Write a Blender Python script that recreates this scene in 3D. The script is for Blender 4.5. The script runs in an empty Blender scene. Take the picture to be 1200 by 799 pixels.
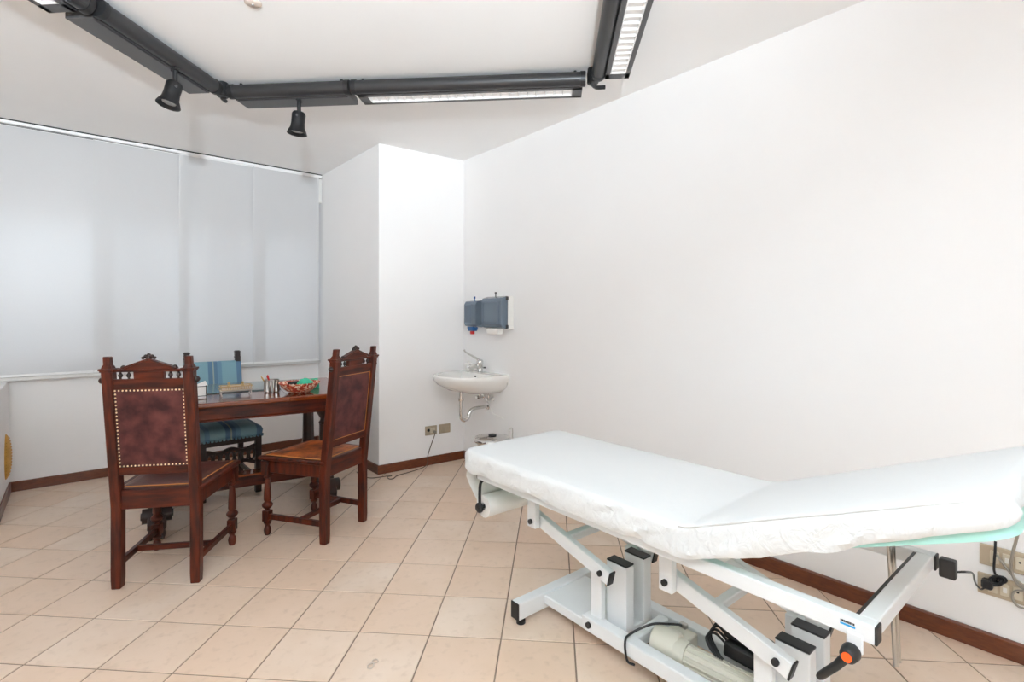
import bpy, bmesh, math, random
from mathutils import Vector, Matrix, Euler, noise
random.seed(7)
R = math.radians
scene = bpy.context.scene
C = scene.collection

# ------------------------------------------------------------------ camera
CAM_H = 1.34
PSI = R(40.4)
FPX, HORIZ = 600.0, 370.0
cam_data = bpy.data.cameras.new('camera')
cam_data.sensor_width = 36.0
cam_data.lens = 36.0 * FPX / 1200.0
cam_data.shift_y = (HORIZ - 399.5) / 1200.0
cam_data.clip_start = 0.02
cam = bpy.data.objects.new('camera', cam_data)
cam.location = (0, 0, CAM_H)
cam.rotation_euler = (R(90), 0, -PSI)
C.objects.link(cam)
scene.camera = cam

# ------------------------------------------------------------------ world (daylight outside the window)
world = bpy.data.worlds.new('world')
scene.world = world
world.use_nodes = True
bg = world.node_tree.nodes['Background']
bg.inputs['Color'].default_value = (0.88, 0.93, 1.0, 1)
bg.inputs['Strength'].default_value = 1.5

# ------------------------------------------------------------------ exposure / view
vs = scene.view_settings
vs.view_transform = 'Standard'
try:
    vs.look = 'None'
except Exception:
    pass
vs.exposure = 0.13
vs.gamma = 1.0
vs.use_curve_mapping = False
scene.cycles.diffuse_bounces = 10       # a white room: let the light bounce on
scene.cycles.max_bounces = 14
STANDIN_W = 1180.0          # added unseen lamp behind the camera, in place of a bounced flash
STANDIN_AIM = (0.19, 0.93, 0.86)
TUBE_E = 0.3            # glow of the fluorescent louvres

# ------------------------------------------------------------------ helpers
def proj(x, y, z):
    s, c = math.sin(PSI), math.cos(PSI)
    d = x * s + y * c
    if d < 0.05:
        return None
    return (600 + FPX * (x * c - y * s) / d, HORIZ - FPX * (z - CAM_H) / d)


def wall_pt(px, py, X):
    """point of the plane x = X seen at a pixel"""
    s, c = math.sin(PSI), math.cos(PSI)
    a = (px - 600) / FPX
    r = (a * c + s, -a * s + c, (HORIZ - py) / FPX)
    t = X / r[0]
    return Vector((X, r[1] * t, CAM_H + r[2] * t))


def level_pt(px, py, z):
    """point of the level z seen at a pixel"""
    s, c = math.sin(PSI), math.cos(PSI)
    a = (px - 600) / FPX
    r = (a * c + s, -a * s + c, (HORIZ - py) / FPX)
    t = (z - CAM_H) / r[2]
    return Vector((r[0] * t, r[1] * t, z))


class MB:
    def __init__(self):
        self.v, self.f = [], []

    def add(self, vs_, fs_, M=None):
        o = len(self.v)
        for p in vs_:
            p = Vector(p)
            self.v.append(M @ p if M is not None else p)
        for f in fs_:
            self.f.append(tuple(i + o for i in f))
        return self

    def box(self, c, s, rot=None, M=None):
        hx, hy, hz = s[0] / 2, s[1] / 2, s[2] / 2
        vs_ = [Vector((x, y, z)) for z in (-hz, hz) for y in (-hy, hy) for x in (-hx, hx)]
        if rot is not None:
            q = Euler(rot).to_matrix()
            vs_ = [q @ p for p in vs_]
        vs_ = [p + Vector(c) for p in vs_]
        return self.add(vs_, [(0, 2, 3, 1), (4, 5, 7, 6), (0, 1, 5, 4), (2, 6, 7, 3), (0, 4, 6, 2), (1, 3, 7, 5)], M)

    def bar(self, p0, p1, w, h, up=(0, 0, 1)):
        """rectangular bar from p0 to p1; w sideways, h along up"""
        p0, p1 = Vector(p0), Vector(p1)
        d = (p1 - p0).normalized()
        upv = Vector(up)
        side = d.cross(upv).normalized()
        u2 = side.cross(d).normalized()
        vs_ = []
        for p in (p0, p1):
            for a, b in ((-1, -1), (1, -1), (1, 1), (-1, 1)):
                vs_.append(p + side * (a * w / 2) + u2 * (b * h / 2))
        return self.add(vs_, [(3, 2, 1, 0), (4, 5, 6, 7), (0, 1, 5, 4), (1, 2, 6, 5), (2, 3, 7, 6), (3, 0, 4, 7)])

    def cyl(self, p0, p1, r0, r1=None, n=16):
        r1 = r0 if r1 is None else r1
        p0, p1 = Vector(p0), Vector(p1)
        d = (p1 - p0).normalized()
        a = d.orthogonal().normalized()
        b = d.cross(a)
        vs_, fs_ = [], []
        for p, r in ((p0, r0), (p1, r1)):
            for k in range(n):
                t = 2 * math.pi * k / n
                vs_.append(p + a * (r * math.cos(t)) + b * (r * math.sin(t)))
        for k in range(n):
            fs_.append((k, (k + 1) % n, n + (k + 1) % n, n + k))
        fs_.append(tuple(range(n - 1, -1, -1)))
        fs_.append(tuple(range(n, 2 * n)))
        return self.add(vs_, fs_)

    def tube(self, pts, r, n=8, smooth=0, caps=True):
        pts = [Vector(p) for p in pts]
        if smooth:
            if isinstance(r, (list, tuple)):
                m = len(pts) - 1
                r = [r[min(int(k / smooth), m - 1)] * (1 - (k / smooth - min(int(k / smooth), m - 1))) + r[min(int(k / smooth), m - 1) + 1] * (k / smooth - min(int(k / smooth), m - 1)) for k in range(m * smooth + 1)]
            pts = catmull(pts, smooth)
        vs_, fs_ = [], []
        t0 = (pts[1] - pts[0]).normalized()
        a = t0.orthogonal().normalized()
        for i, p in enumerate(pts):
            if i == 0:
                t = t0
            elif i == len(pts) - 1:
                t = (pts[i] - pts[i - 1]).normalized()
            else:
                t = (pts[i + 1] - pts[i - 1]).normalized()
            a = (a - t * a.dot(t))
            a = a.normalized() if a.length > 1e-6 else t.orthogonal().normalized()
            b = t.cross(a)
            rr = r[i] if isinstance(r, (list, tuple)) else r
            for k in range(n):
                th = 2 * math.pi * k / n
                vs_.append(p + a * (rr * math.cos(th)) + b * (rr * math.sin(th)))
        for i in range(len(pts) - 1):
            for k in range(n):
                fs_.append((i * n + k, i * n + (k + 1) % n, (i + 1) * n + (k + 1) % n, (i + 1) * n + k))
        if caps:
            fs_.append(tuple(range(n - 1, -1, -1)))
            fs_.append(tuple((len(pts) - 1) * n + k for k in range(n)))
        return self.add(vs_, fs_)

    def lathe(self, prof, o=(0, 0, 0), n=20, M=None, phase=0.0):
        """prof: (radius, z) from bottom to top about local z"""
        vs_, fs_ = [], []
        for r, z in prof:
            for k in range(n):
                t = 2 * math.pi * k / n + phase
                vs_.append(Vector((r * math.cos(t) + o[0], r * math.sin(t) + o[1], z + o[2])))
        m = len(prof)
        for i in range(m - 1):
            for k in range(n):
                fs_.append((i * n + k, i * n + (k + 1) % n, (i + 1) * n + (k + 1) % n, (i + 1) * n + k))
        if prof[0][0] > 1e-4:
            fs_.append(tuple(range(n - 1, -1, -1)))
        if prof[-1][0] > 1e-4:
            fs_.append(tuple((m - 1) * n + k for k in range(n)))
        return self.add(vs_, fs_, M)

    def prism(self, poly, a0, a1, axis='x'):
        """2-D polygon extruded along an axis. axis x: poly=(y,z); y: (x,z); z: (x,y)"""
        n = len(poly)
        vs_ = []
        for a in (a0, a1):
            for p, q in poly:
                vs_.append({'x': (a, p, q), 'y': (p, a, q), 'z': (p, q, a)}[axis])
        fs_ = [tuple(range(n)), tuple(range(2 * n - 1, n - 1, -1))]
        for k in range(n):
            fs_.append((k, (k + 1) % n, n + (k + 1) % n, n + k))
        return self.add(vs_, fs_)

    def loft(self, rings, cap0=True, cap1=True):
        n = len(rings[0])
        vs_ = [p for r in rings for p in r]
        fs_ = []
        for i in range(len(rings) - 1):
            for k in range(n):
                fs_.append((i * n + k, i * n + (k + 1) % n, (i + 1) * n + (k + 1) % n, (i + 1) * n + k))
        if cap0:
            fs_.append(tuple(range(n - 1, -1, -1)))
        if cap1:
            fs_.append(tuple((len(rings) - 1) * n + k for k in range(n)))
        return self.add(vs_, fs_)

    def mesh(self, name, smooth=None, recalc=True):
        me = bpy.data.meshes.new(name)
        me.from_pydata([tuple(p) for p in self.v], [], self.f)
        if recalc:
            bm = bmesh.new(); bm.from_mesh(me)
            bmesh.ops.recalc_face_normals(bm, faces=bm.faces)
            bm.to_mesh(me); bm.free()
        if smooth is not None:
            for p in me.polygons:
                p.use_smooth = True
            try:
                me.set_sharp_from_angle(angle=R(smooth))
            except Exception:
                pass
        return me

    def build(self, name, mat, parent=None, smooth=None, bevel=0.0, segs=1, loc=None, recalc=True):
        me = self.mesh(name, smooth, recalc)
        me.materials.append(mat)
        o = bpy.data.objects.new(name, me)
        C.objects.link(o)
        if parent is not None:
            o.parent = parent
        if loc is not None:
            o.location = loc
        if bevel:
            b = o.modifiers.new('bevel', 'BEVEL')
            b.width = bevel; b.segments = segs
            b.limit_method = 'ANGLE'; b.angle_limit = R(35)
            b.harden_normals = False
        return o


def catmull(p, n):
    out = []
    q = [p[0] * 2 - p[1]] + list(p) + [p[-1] * 2 - p[-2]]
    for i in range(1, len(q) - 2):
        for k in range(n):
            t = k / n
            a, b, c, d = q[i - 1], q[i], q[i + 1], q[i + 2]
            out.append(0.5 * ((2 * b) + (c - a) * t + (2 * a - 5 * b + 4 * c - d) * t * t + (3 * b - a - 3 * c + d) * t ** 3))
    out.append(q[-2])
    return out


def tag(o, label, cat, group=None):
    o['label'] = label; o['category'] = cat
    if group:
        o['group'] = group
    return o


def thing(name, label, cat, loc=(0, 0, 0), rz=0.0, group=None):
    o = bpy.data.objects.new(name, None)
    o.empty_display_size = 0.1
    C.objects.link(o)
    o.location = loc; o.rotation_euler = (0, 0, rz)
    return tag(o, label, cat, group)


def struct(o):
    o['kind'] = 'structure'
    return o


def copy_tree(o, parent=None):
    c = o.copy(); C.objects.link(c)
    c.parent = parent
    for ch in list(o.children):
        copy_tree(ch, c)
    return c


# ------------------------------------------------------------------ materials
def srgb(r, g, b):
    def f(v):
        v /= 255.0
        return v / 12.92 if v <= 0.04045 else ((v + 0.055) / 1.055) ** 2.4
    return (f(r), f(g), f(b), 1.0)


def mat(name, col, rough=0.5, metal=0.0, var=0.0, vscale=6.0, stretch=(1, 1, 1), col2=None, bump=0.0, bscale=60.0,
        coat=0.0, spec=None, alpha=None, emit=None, sheen=0.0):
    m = bpy.data.materials.new(name)
    m.use_nodes = True
    nt = m.node_tree
    N = nt.nodes; L = nt.links
    b = N['Principled BSDF']
    b.inputs['Roughness'].default_value = rough
    b.inputs['Metallic'].default_value = metal
    b.inputs['Coat Weight'].default_value = coat
    b.inputs['Coat Roughness'].default_value = 0.15
    if spec is not None:
        b.inputs['Specular IOR Level'].default_value = spec
    if sheen:
        b.inputs['Sheen Weight'].default_value = sheen
    tc = N.new('ShaderNodeTexCoord')
    mp = N.new('ShaderNodeMapping')
    mp.inputs['Scale'].default_value = stretch
    L.new(tc.outputs['Object'], mp.inputs['Vector'])
    nz = N.new('ShaderNodeTexNoise')
    nz.inputs['Scale'].default_value = vscale
    nz.inputs['Detail'].default_value = 6.0
    L.new(mp.outputs['Vector'], nz.inputs['Vector'])
    mx = N.new('ShaderNodeMix'); mx.data_type = 'RGBA'
    if col2 is None:
        col2 = tuple(max(0, c * (1 - var)) for c in col[:3]) + (1,)
    mx.inputs['A'].default_value = col
    mx.inputs['B'].default_value = col2
    rp = N.new('ShaderNodeValToRGB')
    rp.color_ramp.elements[0].position = 0.35
    rp.color_ramp.elements[1].position = 0.65
    L.new(nz.outputs['Fac'], rp.inputs['Fac'])
    L.new(rp.outputs['Color'], mx.inputs['Factor'])
    L.new(mx.outputs['Result'], b.inputs['Base Color'])
    if bump:
        n2 = N.new('ShaderNodeTexNoise')
        n2.inputs['Scale'].default_value = bscale
        n2.inputs['Detail'].default_value = 4
        L.new(mp.outputs['Vector'], n2.inputs['Vector'])
        bp = N.new('ShaderNodeBump')
        bp.inputs['Strength'].default_value = bump
        bp.inputs['Distance'].default_value = 0.004
        L.new(n2.outputs['Fac'], bp.inputs['Height'])
        L.new(bp.outputs['Normal'], b.inputs['Normal'])
    if alpha is not None:
        b.inputs['Alpha'].default_value = alpha
    if emit:
        b.inputs['Emission Color'].default_value = emit[0]
        b.inputs['Emission Strength'].default_value = emit[1]
    return m


M = {}
M['wall'] = mat('wall_paint', (0.885, 0.875, 0.87, 1), 0.85, var=0.02, vscale=1.2, bump=0.05, bscale=90)
M['ceiling'] = mat('ceiling_paint', (0.885, 0.88, 0.875, 1), 0.9, var=0.04, vscale=0.9)
M['grout'] = mat('grout', srgb(146, 128, 112), 0.9, var=0.2, vscale=9)
M['base_wood'] = mat('baseboard_wood', srgb(112, 56, 26), 0.35, col2=srgb(88, 40, 18), vscale=4, stretch=(6, 6, 30), coat=0.3)
M['wood'] = mat('mahogany', srgb(92, 34, 12), 0.38, col2=srgb(46, 12, 6), vscale=5, stretch=(9, 9, 1.2), coat=0.1, spec=0.3)
M['wood_x'] = mat('mahogany_rail', srgb(92, 34, 12), 0.38, col2=srgb(46, 12, 6), vscale=5, stretch=(1.2, 9, 9), coat=0.1, spec=0.3)
M['wood_dark'] = mat('carved_dark_wood', srgb(48, 19, 11), 0.35, col2=srgb(26, 10, 6), vscale=14, coat=0.3, bump=0.35, bscale=45)
M['walnut'] = mat('dark_walnut', srgb(46, 28, 22), 0.4, col2=srgb(28, 16, 12), vscale=8, stretch=(6, 6, 1))
M['table_top'] = mat('polished_table_top', srgb(134, 62, 24), 0.16, col2=srgb(92, 36, 12), vscale=3.5, stretch=(1.2, 10, 10), coat=0.6)
M['leather'] = mat('oxblood_leather', srgb(48, 13, 15), 0.42, col2=srgb(100, 52, 50), vscale=12, bump=0.3, bscale=40, spec=0.35)
M['leather_seat'] = mat('worn_seat_leather', srgb(66, 22, 14), 0.42, col2=srgb(186, 100, 46), vscale=13, bump=0.3, bscale=40, spec=0.35)
M['leather_plain'] = mat('brown_seat_leather', srgb(70, 28, 22), 0.4, col2=srgb(92, 44, 32), vscale=7, bump=0.25, bscale=40)
M['gilt'] = mat('gilt_tooling', srgb(196, 130, 62), 0.45, metal=0.3)
M['nail'] = mat('brass_nail', srgb(246, 222, 180), 0.35, metal=0.3)
M['white_metal'] = mat('white_powder_coat', (0.74, 0.755, 0.765, 1), 0.38, var=0.03)
M['black_plastic'] = mat('black_plastic', (0.012, 0.012, 0.013, 1), 0.45)
M['dark_grey'] = mat('anthracite_aluminium', (0.035, 0.034, 0.035, 1), 0.38, metal=0.2)
M['mid_grey'] = mat('grey_aluminium', (0.09, 0.088, 0.09, 1), 0.4, metal=0.2)
M['silver'] = mat('silver_profile', (0.55, 0.55, 0.55, 1), 0.35, metal=0.6)
M['chrome'] = mat('chrome', (0.72, 0.71, 0.70, 1), 0.12, metal=1.0)
M['steel'] = mat('brushed_steel', (0.50, 0.48, 0.45, 1), 0.28, metal=1.0)
M['ceramic'] = mat('white_ceramic', (0.84, 0.83, 0.80, 1), 0.12, coat=0.5)
M['white_plastic'] = mat('white_plastic', (0.80, 0.79, 0.76, 1), 0.4)
M['paper'] = mat('white_paper', (0.84, 0.82, 0.79, 1), 0.8, var=0.03)
M['mint'] = mat('mint_vinyl', srgb(170, 220, 208), 0.45, var=0.05)
M['mint_cloth'] = mat('mint_cloth', srgb(70, 205, 165), 0.7, var=0.15, bump=0.3)
M['motor'] = mat('cream_motor_plastic', srgb(206, 202, 188), 0.45, var=0.02, vscale=2)
M['socket'] = mat('champagne_plate', srgb(186, 172, 150), 0.35, metal=0.35, var=0.05)
M['module'] = mat('grey_beige_module', srgb(206, 196, 176), 0.45)
M['blue_rib'] = mat('dark_blue_rib', srgb(88, 104, 122), 0.3)
M['orange'] = mat('orange_plastic', srgb(255, 92, 20), 0.4)
M['red'] = mat('red_plastic', srgb(200, 30, 30), 0.4)
M['blue_plastic'] = mat('blue_key', srgb(30, 90, 150), 0.4)
M['cable_grey'] = mat('grey_cable', srgb(150, 144, 134), 0.5)
M['cable_brown'] = mat('brown_cable', srgb(88, 72, 58), 0.5)
M['yellow'] = mat('straw_yellow', srgb(214, 164, 78), 0.6, var=0.2, vscale=20)
M['gold'] = mat('gold_metal', srgb(190, 162, 116), 0.35, metal=0.8)
M['pencil'] = mat('pencil_wood', srgb(200, 160, 90), 0.5)
M['cyan'] = mat('cyan_print', srgb(40, 160, 215), 0.4)
M['teal_mat'] = mat('teal_desk_mat', srgb(120, 150, 150), 0.15, coat=0.6, var=0.05)
M['beige'] = mat('beige_cover', srgb(205, 190, 178), 0.7)
M['rubber'] = mat('dark_rubber', (0.02, 0.02, 0.02, 1), 0.7)
M['white_gloss'] = mat('white_louvre', (0.86, 0.86, 0.86, 1), 0.25)
M['frame_white'] = mat('white_window_frame', (0.78, 0.78, 0.78, 1), 0.4)
M['sill'] = mat('pale_marble_sill', (0.72, 0.71, 0.69, 1), 0.3, var=0.1)
M['hem'] = mat('curtain_hem', (0.72, 0.72, 0.72, 1), 0.7)
M['rail_white'] = mat('white_rail', (0.88, 0.88, 0.88, 1), 0.3)
M['lamp_black'] = mat('lamp_black', (0.02, 0.02, 0.02, 1), 0.4)
M['glow'] = mat('fluorescent_diffuser', (0.9, 0.9, 0.9, 1), 0.5, emit=((1.0, 0.98, 0.95, 1), TUBE_E))
M['bulb'] = mat('flash_standin_bulb', (1, 1, 1, 1), 0.5, emit=((1.0, 0.97, 0.93, 1), 4.0))  # glow of the added lamp out of view


def mat_tile():
    m = bpy.data.materials.new('floor_tile'); m.use_nodes = True
    nt = m.node_tree; N = nt.nodes; L = nt.links
    b = N['Principled BSDF']
    oi = N.new('ShaderNodeObjectInfo')
    tc = N.new('ShaderNodeTexCoord')
    ad = N.new('ShaderNodeVectorMath'); ad.operation = 'ADD'
    mul = N.new('ShaderNodeVectorMath'); mul.operation = 'SCALE'
    cx = N.new('ShaderNodeCombineXYZ')
    for k in range(3):
        L.new(oi.outputs['Random'], cx.inputs[k])
    L.new(cx.outputs[0], mul.inputs[0]); mul.inputs['Scale'].default_value = 37.0
    L.new(tc.outputs['Object'], ad.inputs[0]); L.new(mul.outputs[0], ad.inputs[1])
    n1 = N.new('ShaderNodeTexNoise'); n1.inputs['Scale'].default_value = 5.0; n1.inputs['Detail'].default_value = 5
    n2 = N.new('ShaderNodeTexNoise'); n2.inputs['Scale'].default_value = 28.0; n2.inputs['Detail'].default_value = 6
    L.new(ad.outputs[0], n1.inputs['Vector']); L.new(ad.outputs[0], n2.inputs['Vector'])
    r1 = N.new('ShaderNodeValToRGB')
    r1.color_ramp.elements[0].position = 0.3; r1.color_ramp.elements[0].color = srgb(216, 192, 170)
    r1.color_ramp.elements[1].position = 0.72; r1.color_ramp.elements[1].color = srgb(226, 208, 191)
    L.new(n1.outputs['Fac'], r1.inputs['Fac'])
    mx = N.new('ShaderNodeMix'); mx.data_type = 'RGBA'
    mx.inputs['B'].default_value = srgb(216, 178, 146)
    mr = N.new('ShaderNodeMapRange'); mr.inputs['To Max'].default_value = 0.8
    L.new(oi.outputs['Random'], mr.inputs['Value'])
    mm = N.new('ShaderNodeMath'); mm.operation = 'MULTIPLY'
    L.new(mr.outputs[0], mm.inputs[0]); L.new(n1.outputs['Fac'], mm.inputs[1])
    L.new(mm.outputs[0], mx.inputs['Factor'])
    L.new(r1.outputs['Color'], mx.inputs['A'])
    mx2 = N.new('ShaderNodeMix'); mx2.data_type = 'RGBA'
    r2 = N.new('ShaderNodeValToRGB')
    r2.color_ramp.elements[0].position = 0.55; r2.color_ramp.elements[0].color = (0, 0, 0, 1)
    r2.color_ramp.elements[1].position = 0.8; r2.color_ramp.elements[1].color = (0.35, 0.35, 0.35, 1)
    L.new(n2.outputs['Fac'], r2.inputs['Fac'])
    L.new(r2.outputs['Color'], mx2.inputs['Factor'])
    L.new(mx.outputs['Result'], mx2.inputs['A'])
    mx2.inputs['B'].default_value = srgb(176, 150, 128)
    L.new(mx2.outputs['Result'], b.inputs['Base Color'])
    b.inputs['Roughness'].default_value = 0.33
    return m


M['tile'] = mat_tile()


def mat_curtain():
    m = bpy.data.materials.new('panel_curtain_fabric'); m.use_nodes = True
    nt = m.node_tree; N = nt.nodes; L = nt.links
    for n in list(N):
        if n.type != 'OUTPUT_MATERIAL':
            N.remove(n)
    out = N['Material Output']
    df = N.new('ShaderNodeBsdfDiffuse'); tr = N.new('ShaderNodeBsdfTranslucent')
    tc = N.new('ShaderNodeTexCoord')
    mp = N.new('ShaderNodeMapping'); mp.inputs['Scale'].default_value = (400, 400, 60)
    nz = N.new('ShaderNodeTexNoise'); nz.inputs['Scale'].default_value = 1.0
    L.new(tc.outputs['Object'], mp.inputs['Vector']); L.new(mp.outputs[0], nz.inputs['Vector'])
    rp = N.new('ShaderNodeValToRGB')
    rp.color_ramp.elements[0].color = (0.67, 0.665, 0.665, 1); rp.color_ramp.elements[1].color = (0.72, 0.715, 0.715, 1)
    L.new(nz.outputs['Fac'], rp.inputs['Fac']); L.new(rp.outputs['Color'], df.inputs['Color'])
    tr.inputs['Color'].default_value = (0.82, 0.83, 0.86, 1)
    ms = N.new('ShaderNodeMixShader'); ms.inputs['Fac'].default_value = 0.26
    L.new(df.outputs[0], ms.inputs[1]); L.new(tr.outputs[0], ms.inputs[2])
    gl = N.new('ShaderNodeBsdfGlossy'); gl.inputs['Roughness'].default_value = 0.35
    m2 = N.new('ShaderNodeMixShader'); m2.inputs['Fac'].default_value = 0.04
    L.new(ms.outputs[0], m2.inputs[1]); L.new(gl.outputs[0], m2.inputs[2])
    L.new(m2.outputs[0], out.inputs['Surface'])
    return m


M['curtain'] = mat_curtain()


def mat_clear(name, col, gloss=0.1, tint=0.85, rough=0.03, diffuse=None, dfac=0.0):
    """thin clear sheet: transparent + glossy (+ a share of diffuse colour)"""
    m = bpy.data.materials.new(name); m.use_nodes = True
    nt = m.node_tree; N = nt.nodes; L = nt.links
    for n in list(N):
        if n.type != 'OUTPUT_MATERIAL':
            N.remove(n)
    out = N['Material Output']
    t = N.new('ShaderNodeBsdfTransparent'); t.inputs['Color'].default_value = col
    g = N.new('ShaderNodeBsdfGlossy'); g.inputs['Roughness'].default_value = rough
    fr = N.new('ShaderNodeFresnel'); fr.inputs['IOR'].default_value = 1.45
    a = N.new('ShaderNodeMixShader')
    L.new(fr.outputs[0], a.inputs['Fac'])
    last = t.outputs[0]
    if diffuse:
        d = N.new('ShaderNodeBsdfDiffuse'); d.inputs['Color'].default_value = diffuse
        b = N.new('ShaderNodeMixShader'); b.inputs['Fac'].default_value = dfac
        L.new(t.outputs[0], b.inputs[1]); L.new(d.outputs[0], b.inputs[2])
        last = b.outputs[0]
    L.new(last, a.inputs[1]); L.new(g.outputs[0], a.inputs[2])
    L.new(a.outputs[0], out.inputs['Surface'])
    return m


M['glass'] = mat_clear('window_glass', (0.94, 0.97, 0.98, 1))
M['smoke_blue'] = mat_clear('smoky_blue_plastic', srgb(196, 208, 220), rough=0.08, diffuse=srgb(134, 150, 166), dfac=0.6)


def mat_sheet():
    m = bpy.data.materials.new('white_sheet'); m.use_nodes = True
    nt = m.node_tree; N = nt.nodes; L = nt.links
    b = N['Principled BSDF']
    b.inputs['Base Color'].default_value = (0.70, 0.715, 0.715, 1)
    b.inputs['Roughness'].default_value = 0.75
    tc = N.new('ShaderNodeTexCoord')
    n1 = N.new('ShaderNodeTexNoise'); n1.inputs['Scale'].default_value = 16; n1.inputs['Detail'].default_value = 3
    n1.inputs['Distortion'].default_value = 0.8
    L.new(tc.outputs['Object'], n1.inputs['Vector'])
    n1.inputs['Roughness'].default_value = 0.65
    mp = N.new('ShaderNodeMapping'); mp.inputs['Scale'].default_value = (1, 1.5, 1); mp.inputs['Rotation'].default_value = (R(38), 0, 0)
    L.new(tc.outputs['Object'], mp.inputs['Vector']); L.new(mp.outputs[0], n1.inputs['Vector'])
    sx = N.new('ShaderNodeSeparateXYZ'); L.new(tc.outputs['Normal'], sx.inputs[0])
    ab = N.new('ShaderNodeMath'); ab.operation = 'ABSOLUTE'; L.new(sx.outputs['Z'], ab.inputs[0])
    mr = N.new('ShaderNodeMapRange'); mr.inputs['From Min'].default_value = 0.85; mr.inputs['From Max'].default_value = 0.3
    mr.inputs['To Min'].default_value = 0.12; mr.inputs['To Max'].default_value = 0.55
    L.new(ab.outputs[0], mr.inputs['Value'])
    bp = N.new('ShaderNodeBump'); bp.inputs['Distance'].default_value = 0.014
    L.new(mr.outputs[0], bp.inputs['Strength'])
    L.new(n1.outputs['Fac'], bp.inputs['Height']); L.new(bp.outputs[0], b.inputs['Normal'])
    return m


M['sheet'] = mat_sheet()


def mat_stripes():
    m = bpy.data.materials.new('blue_striped_fabric'); m.use_nodes = True
    nt = m.node_tree; N = nt.nodes; L = nt.links
    b = N['Principled BSDF']; b.inputs['Roughness'].default_value = 0.75
    tc = N.new('ShaderNodeTexCoord'); sx = N.new('ShaderNodeSeparateXYZ')
    L.new(tc.outputs['Object'], sx.inputs[0])
    mr = N.new('ShaderNodeMapRange')
    mr.inputs['From Min'].default_value = -0.21; mr.inputs['From Max'].default_value = 0.21
    L.new(sx.outputs['X'], mr.inputs['Value'])
    rp = N.new('ShaderNodeValToRGB'); rp.color_ramp.interpolation = 'CONSTANT'
    A, D, G, B = srgb(124, 160, 172), srgb(84, 118, 144), srgb(150, 164, 154), srgb(102, 140, 162)
    stops = [(0.0, D), (0.1, A), (0.36, B), (0.44, D), (0.50, G), (0.52, D), (0.60, A), (0.84, B), (0.92, A)]
    el = rp.color_ramp.elements
    el[0].position, el[0].color = stops[0]
    el[1].position, el[1].color = stops[1]
    for p, c in stops[2:]:
        e = el.new(p); e.color = c
    L.new(mr.outputs[0], rp.inputs['Fac']); L.new(rp.outputs['Color'], b.inputs['Base Color'])
    return m


M['stripes'] = mat_stripes()


def mat_speckle():
    m = bpy.data.materials.new('red_white_speckle'); m.use_nodes = True
    nt = m.node_tree; N = nt.nodes; L = nt.links
    b = N['Principled BSDF']; b.inputs['Roughness'].default_value = 0.35
    tc = N.new('ShaderNodeTexCoord'); vo = N.new('ShaderNodeTexVoronoi'); vo.inputs['Scale'].default_value = 85
    L.new(tc.outputs['Object'], vo.inputs['Vector'])
    rp = N.new('ShaderNodeValToRGB'); rp.color_ramp.interpolation = 'CONSTANT'
    el = rp.color_ramp.elements
    el[0].position = 0; el[0].color = srgb(176, 62, 40)
    el[1].position = 0.42; el[1].color = srgb(238, 214, 190)
    e = el.new(0.72); e.color = srgb(210, 110, 70)
    sp = N.new('ShaderNodeSeparateColor'); L.new(vo.outputs['Color'], sp.inputs[0])
    L.new(sp.outputs[0], rp.inputs['Fac']); L.new(rp.outputs['Color'], b.inputs['Base Color'])
    return m


M['speckle'] = mat_speckle()

# ================================================================== THE ROOM
H = 2.80
XR = 2.78            # right wall
XL = -2.40           # left wall (out of view)
YW = 5.44            # window wall
YB = -1.35           # wall behind the camera
PX = -0.39           # pier beside the window
T = 0.15

# right wall, back wall, left wall, ceiling
struct(MB().box(((XR + T / 2), (YB + YW) / 2, H / 2), (T, YW - YB + 2 * T, H)).build('wall_right', M['wall']))
struct(MB().box(((XL + XR) / 2, YB - T / 2, H / 2), (XR - XL, T, H)).build('wall_back', M['wall']))
struct(MB().box((XL - T / 2, (YB + YW) / 2, H / 2), (T, YW - YB + 2 * T, H)).build('wall_left', M['wall']))
struct(MB().box(((XL + XR) / 2, (YB + YW) / 2, H + T / 2), (XR - XL + 2 * T, YW - YB + 2 * T, T)).build('ceiling', M['ceiling']))
# window wall with an opening
WX0, WX1, WZ0, WZ1 = -1.35, 1.90, 0.90, 2.14
ww = MB()
ww.box(((XL + XR) / 2, YW + 0.12, WZ0 / 2), (XR - XL, 0.24, WZ0))
ww.box(((XL + XR) / 2, YW + 0.12, (WZ1 + H) / 2), (XR - XL, 0.24, H - WZ1))
ww.box(((XL + WX0) / 2, YW + 0.12, (WZ0 + WZ1) / 2), (WX0 - XL, 0.24, WZ1 - WZ0))
ww.box(((WX1 + XR) / 2, YW + 0.12, (WZ0 + WZ1) / 2), (XR - WX1, 0.24, WZ1 - WZ0))
struct(ww.build('wall_window', M['wall']))
# pier to the left of the window, boxed-out column to the right
struct(MB().box(((XL + PX) / 2, (4.62 + YW) / 2, 0.4225), (PX - XL, YW - 4.62, 0.845)).build('wall_pier', M['wall'], bevel=0.004))
struct(MB().prism([(1.95, 4.03), (XR, 3.965), (XR, YW), (1.945, YW)], 0, H, 'z').build('wall_column', M['wall'], bevel=0.004))

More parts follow.
